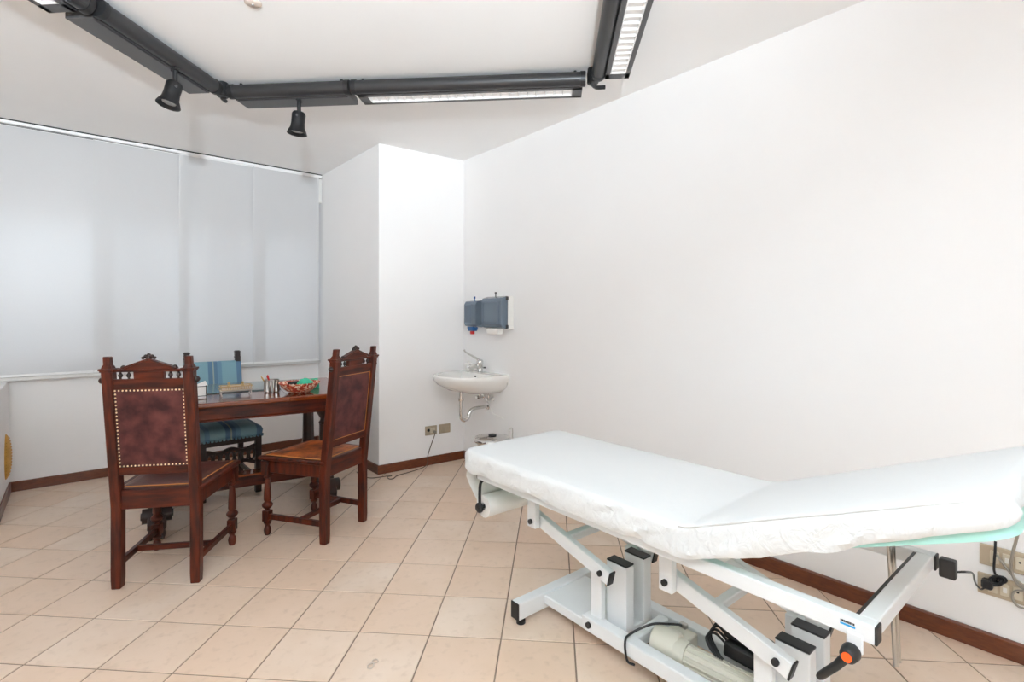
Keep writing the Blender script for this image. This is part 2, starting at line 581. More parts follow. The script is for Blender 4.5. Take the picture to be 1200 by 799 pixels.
# window
win = thing('window_1', 'window behind the panel curtains', 'window')
del win['label']; del win['category']
win['kind'] = 'structure'
fr = MB()
yf = YW + 0.14
for x in (WX0 + 0.03, WX1 - 0.03):
    fr.box((x, yf, (WZ0 + WZ1) / 2), (0.06, 0.06, WZ1 - WZ0))
for z in (WZ0 + 0.03, WZ1 - 0.03):
    fr.box(((WX0 + WX1) / 2, yf, z), (WX1 - WX0, 0.06, 0.06))
cols = 4
for k in range(1, cols):
    fr.box((WX0 + (WX1 - WX0) * k / cols, yf, (WZ0 + WZ1) / 2), (0.08, 0.06, WZ1 - WZ0))
fr.build('window_frame', M['frame_white'], win, bevel=0.004)
for k in range(cols):
    w = (WX1 - WX0) / cols
    MB().box((WX0 + w * (k + 0.5), yf, (WZ0 + WZ1) / 2), (w - 0.08, 0.006, WZ1 - WZ0 - 0.1)).build('pane', M['glass'], win)
s_ = MB().box(((XL + 1.945) / 2, YW - 0.035, 0.862), (1.945 - XL, 0.075, 0.03)).build('window_sill', M['sill'], win, bevel=0.004)
# shutter box above the window, seen between curtain and column
MB().box((1.9285, 5.385, 2.635), (0.031, 0.105, 0.25)).build('shutter_box', M['white_plastic'], win, bevel=0.004)

# baseboards
BH, BT = 0.075, 0.014


def baseboard(name, p0, p1, nrm):
    p0, p1, n = Vector(p0), Vector(p1), Vector(nrm)
    b = MB()
    vs_ = []
    for p in (p0, p1):
        for q in ((0, 0), (BT, 0), (BT, BH - 0.006), (BT - 0.006, BH), (0, BH)):
            vs_.append((p.x + n.x * q[0], p.y + n.y * q[0], q[1]))
    b.add(vs_, [(0, 1, 2, 3, 4), (9, 8, 7, 6, 5)] + [(k, (k + 1) % 5, 5 + (k + 1) % 5, 5 + k) for k in range(5)])
    return struct(b.build(name, M['base_wood']))


baseboard('baseboard_right', (XR, YB, 0), (XR, 3.965, 0), (-1, 0, 0))
baseboard('baseboard_window', (PX, YW, 0), (1.945, YW, 0), (0, -1, 0))
cn = Vector((-(4.03 - 3.965), -(XR - 1.95), 0)).normalized()
baseboard('baseboard_column', (1.95 - 0.014, 4.03 + 0.001, 0), (XR, 3.965, 0), cn)
baseboard('baseboard_column_side', (1.947, YW, 0), (1.95, 4.03 - 0.013, 0), (-1, 0, 0))
baseboard('baseboard_pier', (PX, 4.62, 0), (PX, YW, 0), (1, 0, 0))

# ---------------------------------------------------------------- floor: 30 cm tiles laid diagonally
floor = struct(MB().box(((XL + XR) / 2, (YB + YW) / 2, -0.053), (XR - XL, YW - YB, 0.10)).build('floor', M['grout']))
G = 0.2137
TV = Vector((1.556, 2.716))
HALF = G * math.sqrt(2) / 2 - 0.0032


def tile_mb(poly, b):
    """polygon (CCW, world xy relative) -> bevelled tile, top at z = 0"""
    cx_ = sum(p[0] for p in poly) / len(poly); cy_ = sum(p[1] for p in poly) / len(poly)
    n = len(poly)
    k = 0.0016
    inn = []
    for p in poly:
        dx, dy = cx_ - p[0], cy_ - p[1]
        l = math.hypot(dx, dy) or 1
        inn.append((p[0] + dx / l * k * 1.4, p[1] + dy / l * k * 1.4))
    vs_ = [(p[0], p[1], -0.008) for p in poly] + [(p[0], p[1], -0.0012) for p in poly] + [(p[0], p[1], 0.0) for p in inn]
    fs_ = [tuple(range(2 * n, 3 * n))]
    for i in range(n):
        j = (i + 1) % n
        fs_.append((i, j, n + j, n + i)); fs_.append((n + i, n + j, 2 * n + j, 2 * n + i))
    b.add(vs_, fs_)


def clip(poly, ax, lim, keep_less):
    out = []
    for i in range(len(poly)):
        a, b = poly[i], poly[(i + 1) % len(poly)]
        ia = (a[ax] <= lim) == keep_less or a[ax] == lim
        ib = (b[ax] <= lim) == keep_less or b[ax] == lim
        if ia:
            out.append(a)
        if ia != ib:
            t = (lim - a[ax]) / (b[ax] - a[ax])
            out.append((a[0] + (b[0] - a[0]) * t, a[1] + (b[1] - a[1]) * t))
    return out


hd = HALF * math.sqrt(2)
base_poly = [(hd, 0), (0, hd), (-hd, 0), (0, -hd)]
wm = MB(); tile_mb(base_poly, wm)
tile_mesh = wm.mesh('tile'); tile_mesh.materials.append(M['tile'])
rest = MB()
for i in range(-30, 31):
    for j in range(-30, 31):
        c0 = TV + Vector((G, G)) * (i + 0.5) + Vector((G, -G)) * (j + 0.5)
        if not (XL - G < c0.x < XR + G and YB - G < c0.y < YW + G):
            continue
        poly = [(c0.x + p[0], c0.y + p[1]) for p in base_poly]
        whole = all(XL < p[0] < XR and YB < p[1] < YW for p in poly)
        if not whole:
            for ax, lim, kl in ((0, XR, True), (0, XL, False), (1, YW, True), (1, YB, False)):
                poly = clip(poly, ax, lim, kl)
                if len(poly) < 3:
                    break
            if len(poly) < 3:
                continue
            ar = abs(sum(poly[k][0] * poly[(k + 1) % len(poly)][1] - poly[(k + 1) % len(poly)][0] * poly[k][1] for k in range(len(poly)))) / 2
            if ar < 2e-4:
                continue
        seen = False
        for p in poly + [(c0.x, c0.y)]:
            q = proj(p[0], p[1], 0)
            if q and -5 < q[0] < 1205 and -5 < q[1] < 805:
                seen = True
        if c0.x > 1.95 + G and c0.y > 4.03 + G:
            seen = False
        if not seen:
            tile_mb(poly, rest)
            continue
        if whole:
            o = bpy.data.objects.new('tile', tile_mesh); C.objects.link(o)
            o.location = (c0.x, c0.y, 0)
        else:
            tb = MB(); tile_mb([(p[0] - c0.x, p[1] - c0.y) for p in poly], tb)
            o = tb.build('tile', M['tile'], loc=(c0.x, c0.y, 0))
        o.parent = floor
o = rest.build('tile', M['tile'], floor)
o['kind'] = 'stuff'

# ================================================================== PANEL CURTAINS
YC = 5.345
rail = thing('curtain_rail', 'white multi-track curtain rail along the ceiling above the panel curtains', 'curtain rail', (0, 0, 0))
MB().box(((XL + 1.94) / 2, YC, 2.779), (1.94 - XL - 0.004, 0.075, 0.022)).build('rail_body', M['rail_white'], rail, bevel=0.002)
MB().box(((XL + 1.94) / 2, YC, 2.795), (1.94 - XL - 0.004, 0.066, 0.010)).build('shadow_gap_strip', M['black_plastic'], rail)  # black strip put in for the shade in the gap above the rail
for k in (-0.012, 0.012):
    MB().box(((XL + 1.94) / 2, YC + k, 2.767), (1.94 - XL - 0.02, 0.004, 0.004)).build('groove', M['mid_grey'], rail)
panels = [(-1.17, -0.45, 0.036, 'white panel curtain hanging over the low wall beside the window niche'),
          (-0.56, 0.235, 0.020, 'white panel curtain above the yellow oval fitting'),
          (0.105, 0.765, 0.004, 'white panel curtain behind the antique chair with plain brown seat'),
          (0.69, 1.395, -0.012, 'white panel curtain behind the blue striped chair'),
          (1.285, 1.905, -0.028, 'white panel curtain beside the boxed-out column')]
for k, (x0, x1, dy, lab) in enumerate(panels):
    t = thing('panel_curtain', lab, 'curtain', ((x0 + x1) / 2, YC + dy, 0.0), 0, 'sliding panel curtains over the window')
    w = x1 - x0
    b = MB()
    nx, nz_ = 16, 10
    vs_, fs_ = [], []
    for i in range(nx + 1):
        for j in range(nz_ + 1):
            x = -w / 2 + w * i / nx
            z = 0.893 + (2.766 - 0.893) * j / nz_
            y = 0.0012 * noise.noise((x * 2 + k * 5, z * 0.7, 0.3))
            vs_.append((x, y, z))
    for i in range(nx):
        for j in range(nz_):
            a = i * (nz_ + 1) + j
            fs_.append((a, a + nz_ + 1, a + nz_ + 2, a + 1))
    b.add(vs_, fs_)
    b.build('fabric', M['curtain'], t, smooth=60)
    MB().box((0, 0, 0.888), (w, 0.006, 0.018)).build('bottom_bar', M['rail_white'], t, bevel=0.002)
    for sx in (-1, 1):
        MB().box((sx * (w / 2 - 0.004), -0.0015, 1.83), (0.008, 0.004, 1.872)).build('side_hem', M['hem'], t)
    MB().box((0, 0, 2.7665), (w, 0.006, 0.012)).build('carrier', M['rail_white'], t)

# ================================================================== CEILING TRACK LIGHTS
Q = math.sqrt(0.5)
TZ = 2.742


def seg_matrix(o, e, n):
    """local x along e, local y outwards n, z up"""
    return Matrix(((e[0], n[0], 0, o[0]), (e[1], n[1], 0, o[1]), (0, 0, 1, TZ), (0, 0, 0, 1)))


def light_segment(name, label, o, e, n, L, louvre, cat, group):
    t = thing(name, label, cat, group=group)
    Mx = seg_matrix(o, e, n)
    if Mx.to_3x3().determinant() < 0:      # keep a proper rotation: run the segment the other way
        o = (o[0] + e[0] * L, o[1] + e[1] * L); e = (-e[0], -e[1])
        Mx = seg_matrix(o, e, n)
    t.matrix_world = Mx
    # round carrier profile
    b = MB(); b.tube([(0.012, 0, 0), (L - 0.012, 0, 0)], 0.040, n=20)
    b.build('carrier_tube', M['dark_grey'], t, smooth=40)
    b = MB()
    b.tube([(0.0, 0, 0), (0.03, 0, 0)], 0.044, n=20); b.build('end_collar', M['black_plastic'], t, smooth=40)
    b = MB()
    b.tube([(L - 0.03, 0, 0), (L, 0, 0)], 0.044, n=20); b.build('end_collar', M['black_plastic'], t, smooth=40)
    for x in (0.06, L - 0.06):
        MB().cyl((x, 0.02, 0.03), (x, 0.02, H - TZ), 0.009, n=12).build('ceiling_mount', M['black_plastic'], t, smooth=40)
    y0, y1, zt, zb = 0.034, 0.172, 0.006, -0.038
    a0, a1 = 0.015, L - 0.015
    b = MB()
    if not louvre:
        b.prism([(y0, zt), (y1 - 0.02, zt), (y1, zt - 0.015), (y1, zb + 0.004), (y1 - 0.006, zb), (y0, zb)], a0, a1, 'x')
        b.build('housing', M['mid_grey'], t, bevel=0.002)
        MB().box((L / 2, y0 + 0.006, zb - 0.001), (L - 0.06, 0.008, 0.004)).build('groove', M['black_plastic'], t)
        return t
    l0, l1 = y0 + 0.026, y1 - 0.026
    x0, x1 = a0 + 0.06, a1 - 0.06
    b.box(((a0 + a1) / 2, (y0 + y1) / 2, zt - 0.003), (a1 - a0, y1 - y0, 0.006))
    b.box(((a0 + a1) / 2, (y0 + l0) / 2, (zt + zb) / 2), (a1 - a0, l0 - y0, zt - zb))
    b.box(((a0 + a1) / 2, (y1 + l1) / 2, (zt + zb) / 2), (a1 - a0, y1 - l1, zt - zb))
    b.box(((a0 + x0) / 2, (y0 + y1) / 2, (zt + zb) / 2), (x0 - a0, y1 - y0, zt - zb))
    b.box(((a1 + x1) / 2, (y0 + y1) / 2, (zt + zb) / 2), (a1 - x1, y1 - y0, zt - zb))
    b.build('housing', M['mid_grey'], t, bevel=0.002)
    MB().box(((x0 + x1) / 2, (l0 + l1) / 2, zt - 0.0085), (x1 - x0, l1 - l0, 0.004)).build('diffuser', M['glow'], t)
    f = MB()
    for yy in (l0 + 0.003, l1 - 0.003):
        f.box(((x0 + x1) / 2, yy, -0.019), (x1 - x0, 0.006, 0.036))
    for xx in (x0 + 0.003, x1 - 0.003):
        f.box((xx, (l0 + l1) / 2, -0.019), (0.006, l1 - l0, 0.036))
    f.build('louvre_frame', M['white_gloss'], t)
    nb = 22
    bm_ = MB().prism([(-0.005, 0.014), (0.005, 0.014), (0.0012, -0.014), (-0.0012, -0.014)], -(l1 - l0) / 2 + 0.006, (l1 - l0) / 2 - 0.006, 'y').mesh('louvre_blade')
    bm_.materials.append(M['white_gloss'])
    for k in range(nb):
        q = bpy.data.objects.new('louvre_blade', bm_); C.objects.link(q)
        q.parent = t
        q.location = (x0 + (x1 - x0) * (k + 1) / (nb + 1), (l0 + l1) / 2, -0.022)
    return t


PBC = (0.70, 3.62); PDE = (2.325, 1.995)
gl_ = 'black ceiling track lights set in a diagonal rectangle'
light_segment('track_light', 'plain black track segment carrying the spotlight that points straight down', (PBC[0] + 0.047 * Q, PBC[1] - 0.047 * Q), (Q, -Q), (Q, Q), 0.773, False, 'track light', gl_)
light_segment('track_light', 'black louvred ceiling light running from the plain track towards the right wall', (PBC[0] + 0.835 * Q, PBC[1] - 0.835 * Q), (Q, -Q), (Q, Q), 1.42, True, 'track light', gl_)
light_segment('track_light', 'black louvred ceiling light nearest the bare right wall above the treatment bed', (PDE[0] - 0.05 * Q + 0.02, PDE[1] - 0.05 * Q - 0.02), (-Q, -Q), (Q, -Q), 1.42, True, 'track light', gl_)
light_segment('track_light', 'plain black track segment carrying the spotlight tilted towards the curtains', (PBC[0] - 0.06 * Q, PBC[1] - 0.06 * Q), (-Q, -Q), (-Q, Q), 0.83, False, 'track light', gl_)
light_segment('track_light', 'black louvred ceiling light beyond the spotlight nearest the panel curtains', (PBC[0] - 0.905 * Q - 0.03 * Q, PBC[1] - 0.905 * Q + 0.03 * Q), (-Q, -Q), (-Q, Q), 1.42, True, 'track light', gl_)
# corner joints
for (p, lab) in ((PBC, 'black corner joint between the two plain track segments'), (PDE, 'black corner joint between the two louvred lights by the right wall')):
    t = thing('track_corner_joint', lab, 'track joint', (p[0], p[1], TZ), 0, 'corner joints of the ceiling track')
    MB().lathe([(0.030, -0.030), (0.034, -0.026), (0.034, 0.026), (0.030, 0.058)], n=20).build('hub', M['black_plastic'], t, smooth=40)
    sgn = -1 if p is PBC else 1
    MB().tube([(0.02 * sgn * -1, 0.0, -0.024), (0.05 * sgn if sgn > 0 else 0.0, 0.02, -0.03), (0.10 * sgn if sgn > 0 else 0.03, -0.01 if sgn > 0 else 0.07, -0.026)], 0.012, n=10, smooth=4).build('cable_link', M['black_plastic'], t, smooth=60)


def spotlight(label, p, tilt, rz):
    t = thing('spotlight', label, 'spotlight', p, rz, 'spotlights hanging from the plain track')
    MB().cyl((0, 0, -0.080), (0, 0, 0.0), 0.012, n=14).build('stem', M['black_plastic'], t, smooth=40)
    MB().box((0, 0, -0.004), (0.06, 0.03, 0.012)).build('track_adapter', M['black_plastic'], t, bevel=0.003)
    Mt = Matrix.Translation((0, 0, -0.076)) @ Matrix.Rotation(tilt, 4, 'X') @ Matrix.Scale(1.14, 4)
    b = MB()
    b.lathe([(0.0, -0.104), (0.034, -0.106), (0.050, -0.121), (0.053, -0.121), (0.047, -0.105), (0.038, -0.088), (0.035, -0.06), (0.036, -0.012), (0.030, -0.002), (0.0, 0.0)], n=24, M=Mt)
    b.build('lamp_head', M['black_plastic'], t, smooth=50)
    MB().lathe([(0.0, -0.1045), (0.030, -0.1075)], n=20, M=Mt).build('lens', M['steel'], t, smooth=60)
    for sx in (-1, 1):
        MB().cyl(Mt @ Vector((sx * 0.034, 0, -0.03)), Mt @ Vector((sx * 0.041, 0, -0.03)), 0.007, n=10).build('pivot_screw', M['mid_grey'], t, smooth=40)
    return t


spotlight('black spotlight with flared rim tilted towards the curtains', (0.415, 3.352, 2.700), R(14), R(100))
spotlight('black spotlight with flared rim pointing straight down from the track before the column', (1.07, 3.330, 2.700), R(5), R(60))

# small cover plate on the ceiling
t = thing('ceiling_cover_plate', 'small round beige cover plate on the white ceiling', 'cover plate', (0.627, 2.60, H))
MB().lathe([(0.0, -0.010), (0.030, -0.009), (0.037, -0.004), (0.038, 0.0)], n=24).build('plate', M['beige'], t, smooth=50)
MB().lathe([(0.0, -0.013), (0.005, -0.012), (0.006, -0.009)], n=10).build('screw', M['silver'], t, smooth=50)

# ================================================================== ANTIQUE CHAIRS
def antique_chair(label, loc, rz, seat_mat, nailed=True):
    t = thing('antique_chair', label, 'chair', loc, rz, 'matching antique chairs with oxblood leather backs')
    bx_, by = 0.178, -0.20
    fx, fy = 0.200, 0.215
    zs = 0.40                # where the rake begins
    zt = 1.145
    rake = 0.085

    def back_y(z):
        return by if z < zs else by - rake * (z - zs) / (zt - zs)
    for sx in (-1, 1):
        # back post: square leg, raked above the seat
        b = MB()
        x = sx * bx_
        w = 0.023
        prof = []
        for z, hw in ((0.0, w - 0.002), (0.05, w), (zs, w), (1.085, w), (1.10, w - 0.004), (1.105, w - 0.008), (1.145, w - 0.008)):
            y = back_y(z)
            prof.append([Vector((x - hw, y - hw, z)), Vector((x + hw, y - hw, z)), Vector((x + hw, y + hw, z)), Vector((x - hw, y + hw, z))])
        b.loft(prof)
        p = b.build('back_post', M['wood'], t, bevel=0.003)
        # moulded collars on the post
        b = MB()
        yb_ = back_y(1.075)
        b.box((x, yb_, 1.083), (0.062, 0.062, 0.010))
        b.box((x, yb_, 1.074), (0.054, 0.054, 0.008))
        b.build('collar', M['wood'], p, bevel=0.002)
        b = MB()
        b.lathe([(0.0, 0.0), (0.010, 0.002), (0.017, 0.008), (0.014, 0.016), (0.006, 0.022), (0.0, 0.024)], n=14,
                M=Matrix.Translation((x + sx * 0.022, back_y(1.03), 1.03)) @ Matrix.Rotation(sx * R(90), 4, 'Y'))
        b.build('boss', M['wood_dark'], p, smooth=60)
        # front leg, turned
        lp = [(0.014, 0.0), (0.018, 0.008), (0.022, 0.030), (0.018, 0.048), (0.012, 0.058), (0.024, 0.078), (0.014, 0.086)]
        b = MB()
        b.lathe(lp, (sx * fx, fy, 0), n=18)
        b.box((sx * fx, fy, 0.118), (0.044, 0.044, 0.066))
        b.lathe([(0.014, 0.150), (0.012, 0.158), (0.022, 0.166), (0.031, 0.178), (0.032, 0.188), (0.024, 0.197), (0.016, 0.205), (0.022, 0.215),
                 (0.021, 0.26), (0.016, 0.325), (0.013, 0.347), (0.021, 0.352), (0.021, 0.360), (0.015, 0.368)], (sx * fx, fy, 0), n=18)
        b.box((sx * fx, fy, 0.412), (0.052, 0.052, 0.088))
        b.build('front_leg', M['wood'], t, smooth=35, bevel=0.002)
        # side seat rail and side stretcher
        MB().bar((sx * bx_, by, 0.425), (sx * fx, fy, 0.425), 0.026, 0.075).build('seat_rail', M['wood'], t, bevel=0.003)
        MB().bar((sx * bx_, by, 0.115), (sx * fx, fy, 0.115), 0.024, 0.032).build('stretcher', M['wood'], t, bevel=0.003)
    MB().bar((-bx_, by, 0.430), (bx_, by, 0.430), 0.030, 0.085).build('seat_rail', M['wood_x'], t, bevel=0.003)
    MB().bar((-fx, fy, 0.425), (fx, fy, 0.425), 0.026, 0.075).build('seat_rail', M['wood_x'], t, bevel=0.003)
    ym = by + 0.18
    xm = bx_ + (fx - bx_) * 0.18 / 0.415
    MB().bar((-xm, ym, 0.115), (xm, ym, 0.115), 0.024, 0.028).build('stretcher', M['wood_x'], t, bevel=0.003)
    # seat: moulded wooden frame with a leather panel
    def trap(m):
        return [(-(bx_ + 0.028 - m), by - 0.015 + m), ((bx_ + 0.028 - m), by - 0.015 + m), ((fx + 0.036 - m), fy + 0.042 - m), (-(fx + 0.036 - m), fy + 0.042 - m)]
    b = MB()
    b.loft([[Vector((x, y, 0.462)) for x, y in trap(0.006)], [Vector((x, y, 0.468)) for x, y in trap(0)],
            [Vector((x, y, 0.480)) for x, y in trap(0)], [Vector((x, y, 0.487)) for x, y in trap(0.006)]])
    b.build('seat', M['wood_x'], t, bevel=0.002)
    b = MB()
    rings = []
    for m, z in ((0.034, 0.4865), (0.036, 0.491), (0.07, 0.496), (0.12, 0.498)):
        rings.append([Vector((x, y, z)) for x, y in trap(m)])
    b.loft(rings)
    sl = b.build('seat_leather', seat_mat, t, bevel=0.004, segs=2)
    b = MB()
    q0, q1 = trap(0.032), trap(0.038)
    for k in range(4):
        a0_, a1_ = q0[k], q0[(k + 1) % 4]
        c0_, c1_ = q1[k], q1[(k + 1) % 4]
        b.add([(a0_[0], a0_[1], 0.4885), (a1_[0], a1_[1], 0.4885), (c1_[0], c1_[1], 0.4915), (c0_[0], c0_[1], 0.4915)], [(0, 1, 2, 3)])
    b.build('gilt_border', M['gilt'], sl)

    # back: everything in a plane that leans with the posts
    def slab(poly, z_is, name, m_, th, dy=0.0, parent=None, bev=0.002):
        """poly in (x,z); pushed onto the raked plane"""
        bb = MB()
        n = len(poly)
        vs_ = [Vector((x, back_y(z) + dy - th / 2, z)) for x, z in poly] + [Vector((x, back_y(z) + dy + th / 2, z)) for x, z in poly]
        fs_ = [tuple(range(n)), tuple(range(2 * n - 1, n - 1, -1))] + [(k, (k + 1) % n, n + (k + 1) % n, n + k) for k in range(n)]
        bb.add(vs_, fs_)
        return bb.build(name, m_, parent or t, bevel=bev)
    xi = bx_ - 0.020
    rect = lambda x0, x1, z0, z1: [(x0, z0), (x1, z0), (x1, z1), (x0, z1)]
    slab(rect(-xi, xi, 0.560, 0.600), 0, 'back_rail', M['wood_x'], 0.028)
    slab(rect(-xi, xi, 0.985, 1.036), 0, 'back_rail', M['wood_x'], 0.028)
    slab(rect(-xi, xi, 1.070, 1.082), 0, 'back_rail', M['wood_x'], 0.030)
    pn = slab(rect(-xi, xi, 0.598, 0.987), 0, 'back_panel', M['leather'], 0.022, bev=0.004)
    # brass nails round the panel, both faces
    nl = MB()
    def nail(x, z, f):
        y = back_y(z) + f * 0.0125
        nl.lathe([(0.0046, 0.0), (0.0036, 0.0024), (0.0, 0.0036)], n=6, M=Matrix.Translation((x, y, z)) @ Matrix.Rotation(-f * R(90), 4, 'X'))
    for f in (-1, 1):
        nx = 18
        for k in range(nx + 1):
            x = -xi + 0.008 + (2 * xi - 0.016) * k / nx
            nail(x, 0.606, f); nail(x, 0.980, f)
        nzv = 21
        for k in range(1, nzv):
            z = 0.606 + (0.980 - 0.606) * k / nzv
            nail(-xi + 0.008, z, f); nail(xi - 0.008, z, f)
    if nailed:
        no = nl.build('brass_nails', M['nail'], pn, smooth=60)
        no['kind'] = 'stuff'
    else:                                   # this one has a thin tooled gilt line instead
        gb = MB()
        for f in (-1, 1):
            for z in (0.604, 0.982):
                gb.bar((-xi + 0.006, back_y(z) + f * 0.0115, z), (xi - 0.006, back_y(z) + f * 0.0115, z), 0.002, 0.003)
            for x in (-xi + 0.006, xi - 0.006):
                gb.bar((x, back_y(0.604) + f * 0.0115, 0.604), (x, back_y(0.982) + f * 0.0115, 0.982), 0.003, 0.002)
        gb.build('gilt_line', M['gilt'], pn)
    # centre block and pierced gallery with small turned spindles
    slab(rect(-0.066, 0.066, 1.034, 1.072), 0, 'centre_block', M['wood_x'], 0.026)
    for sx in (-1, 1):
        for xx in (0.092, 0.128):
            z0 = 1.035
            MB().lathe([(0.008, 0), (0.004, 0.005), (0.009, 0.013), (0.0105, 0.018), (0.009, 0.023), (0.004, 0.031), (0.008, 0.036)],
                       (sx * xx, back_y(1.05), z0), n=10).build('spindle', M['wood_dark'], t, smooth=60)
    # pediment with carved crest
    slab([(-0.108, 1.081), (0.108, 1.081), (0.108, 1.086), (0.03, 1.125), (-0.03, 1.125), (-0.108, 1.086)], 0, 'pediment', M['wood_x'], 0.026)
    for sx in (-1, 1):
        MB().bar((sx * 0.122, back_y(1.08), 1.086), (sx * 0.0, back_y(1.13), 1.131), 0.036, 0.008).build('pediment_moulding', M['wood'], t, bevel=0.002)
        MB().lathe([(0.006, 0), (0.011, 0.006), (0.012, 0.012), (0.006, 0.018), (0.0, 0.020)], (sx * 0.113, back_y(1.09), 1.083), n=12).build('finial', M['wood_dark'], t, smooth=60)
    cr = MB()
    for k, (dx, dz, r) in enumerate(((0, 0.022, 0.010), (0.014, 0.017, 0.009), (-0.014, 0.017, 0.009), (0.026, 0.009, 0.008), (-0.026, 0.009, 0.008), (0, 0.008, 0.014))):
        cr.lathe([(0.0, -r), (r * 0.7, -r * 0.7), (r, 0), (r * 0.7, r * 0.7), (0.0, r)], (dx, back_y(1.13), 1.128 + dz), n=10)
    cr.build('carved_crest', M['wood_dark'], t, smooth=70)
    return t


c1 = Vector((0.31, 3.092, 0)); a1 = R(-31)
f1 = Vector((-math.sin(a1), math.cos(a1), 0))
antique_chair('antique chair seen from behind, brass nails round its oxblood back, plain brown seat', c1 + f1 * 0.2, a1, M['leather_plain'])
c2 = Vector((1.268, 3.093, 0)); a2 = R(29)
f2 = Vector((-math.sin(a2), math.cos(a2), 0))
antique_chair('antique chair seen from the side with a worn orange-streaked leather seat, beside the column', c2 + f2 * 0.2, a2, M['leather_seat'], nailed=False)


# ---------------------------------------------------------------- blue striped chair behind the table
def striped_chair():
    t = thing('upholstered_chair', 'dark carved chair with blue striped upholstery pushed in behind the table', 'chair', (0.868, 4.52, 0), R(181))
    bx_, by, fx, fy = 0.185, -0.22, 0.185, 0.285
    for sx in (-1, 1):
        b = MB()
        rr = []
        for z, y, hw in ((0, by, 0.018), (0.45, by, 0.020), (0.97, by - 0.10, 0.020), (1.045, by - 0.112, 0.018)):
            rr.append([Vector((sx * bx_ - hw, y - hw, z)), Vector((sx * bx_ + hw, y - hw, z)), Vector((sx * bx_ + hw, y + hw, z)), Vector((sx * bx_ - hw, y + hw, z))])
        b.loft(rr)
        p = b.build('back_post', M['walnut'], t, bevel=0.003)
        b = MB()
        yy = by - 0.108
        b.box((sx * bx_, yy, 0.990), (0.046, 0.046, 0.010)); b.box((sx * bx_, yy, 1.012), (0.042, 0.042, 0.010)); b.box((sx * bx_, yy, 1.034), (0.046, 0.046, 0.008))
        b.build('carved_finial', M['walnut'], p, bevel=0.002)
        MB().box((sx * fx, fy, 0.215), (0.042, 0.042, 0.43)).build('front_leg', M['walnut'], t, bevel=0.003)
        MB().bar((sx * bx_, by, 0.10), (sx * fx, fy, 0.10), 0.024, 0.03).build('stretcher', M['walnut'], t, bevel=0.003)
        MB().bar((sx * bx_, by, 0.415), (sx * fx, fy, 0.415), 0.026, 0.05).build('seat_rail', M['walnut'], t, bevel=0.003)
    MB().bar((-fx, fy, 0.415), (fx, fy, 0.415), 0.026, 0.05).build('seat_rail', M['walnut'], t, bevel=0.003)
    MB().bar((-bx_, by, 0.415), (bx_, by, 0.415), 0.026, 0.05).build('seat_rail', M['walnut'], t, bevel=0.003)
    # pierced carved apron between the front legs
    b = MB()
    W_ = fx - 0.02
    top = [(-W_ + 2 * W_ * k / 16, 0.345 + 0.012 * math.cos(k / 16 * 4 * math.pi)) for k in range(17)]
    for k in range(16):
        x0, z0 = top[k]; x1, z1 = top[k + 1]
        b.bar((x0, fy, z0), (x1, fy, z1), 0.022, 0.022)
        b.bar((x0, fy, 0.245 + (z0 - 0.345) * -1), (x1, fy, 0.245 + (z1 - 0.345) * -1), 0.022, 0.024)
    for k in range(7):
        x = -W_ + 2 * W_ * (k + 0.5) / 7
        r_ = 0.03
        b.tube([(x + r_ * math.cos(a) * 0.7, fy, 0.295 + r_ * math.sin(a) * 1.3) for a in [i * math.pi / 5 for i in range(11)]], 0.010, n=6)
    b.build('carved_apron', M['walnut'], t, smooth=50)
    # seat cushion
    b = MB()
    rings = []
    for m, z in ((0.006, 0.436), (0.0, 0.445), (-0.004, 0.475), (0.006, 0.497), (0.03, 0.51), (0.08, 0.518), (0.15, 0.522)):
        hx, y0_, y1_ = fx + 0.030 - m, by - 0.01 + m, fy + 0.030 - m
        ring = []
        rad = 0.03
        for cx_, cy_, a0_ in ((hx - rad, y1_ - rad, 0), (-hx + rad, y1_ - rad, 90), (-hx + rad, y0_ + rad, 180), (hx - rad, y0_ + rad, 270)):
            for k in range(4):
                a = R(a0_ + 30 * k)
                ring.append(Vector((cx_ + rad * math.cos(a), cy_ + rad * math.sin(a), z)))
        rings.append(ring)
    b.loft(rings)
    cu = b.build('seat_cushion', M['stripes'], t, smooth=50)
    # scalloped trim with round studs under the cushion
    b = MB()
    for k in range(17):
        x = -fx - 0.02 + (2 * fx + 0.04) * k / 16
        b.lathe([(0.0, 0.0), (0.008, 0.003), (0.011, 0.009), (0.008, 0.015), (0.0, 0.018)], (x, fy + 0.030, 0.424), n=8)
    for sx in (-1, 1):
        for k in range(18):
            y = by + (fy - by) * k / 17
            b.lathe([(0.0, 0.0), (0.008, 0.003), (0.011, 0.009), (0.008, 0.015), (0.0, 0.018)], (sx * (fx + 0.030), y, 0.424), n=8)
    o_ = b.build('studded_trim', M['stripes'], cu, smooth=60)
    o_['kind'] = 'stuff'
    # back panel
    b = MB()
    bk = lambda z: by - 0.10 * (z - 0.45) / 0.52
    rr = []
    for z, th in ((0.56, 0.015), (0.575, 0.026), (0.75, 0.032), (0.945, 0.026), (0.962, 0.015)):
        y = bk(z)
        x = bx_ + 0.022
        rr.append([Vector((-x, y - th, z)), Vector((x, y - th, z)), Vector((x, y + th, z)), Vector((-x, y + th, z))])
    b.loft(rr)
    b.build('back_panel', M['stripes'], t, bevel=0.006, segs=2)
    return t


striped_chair()

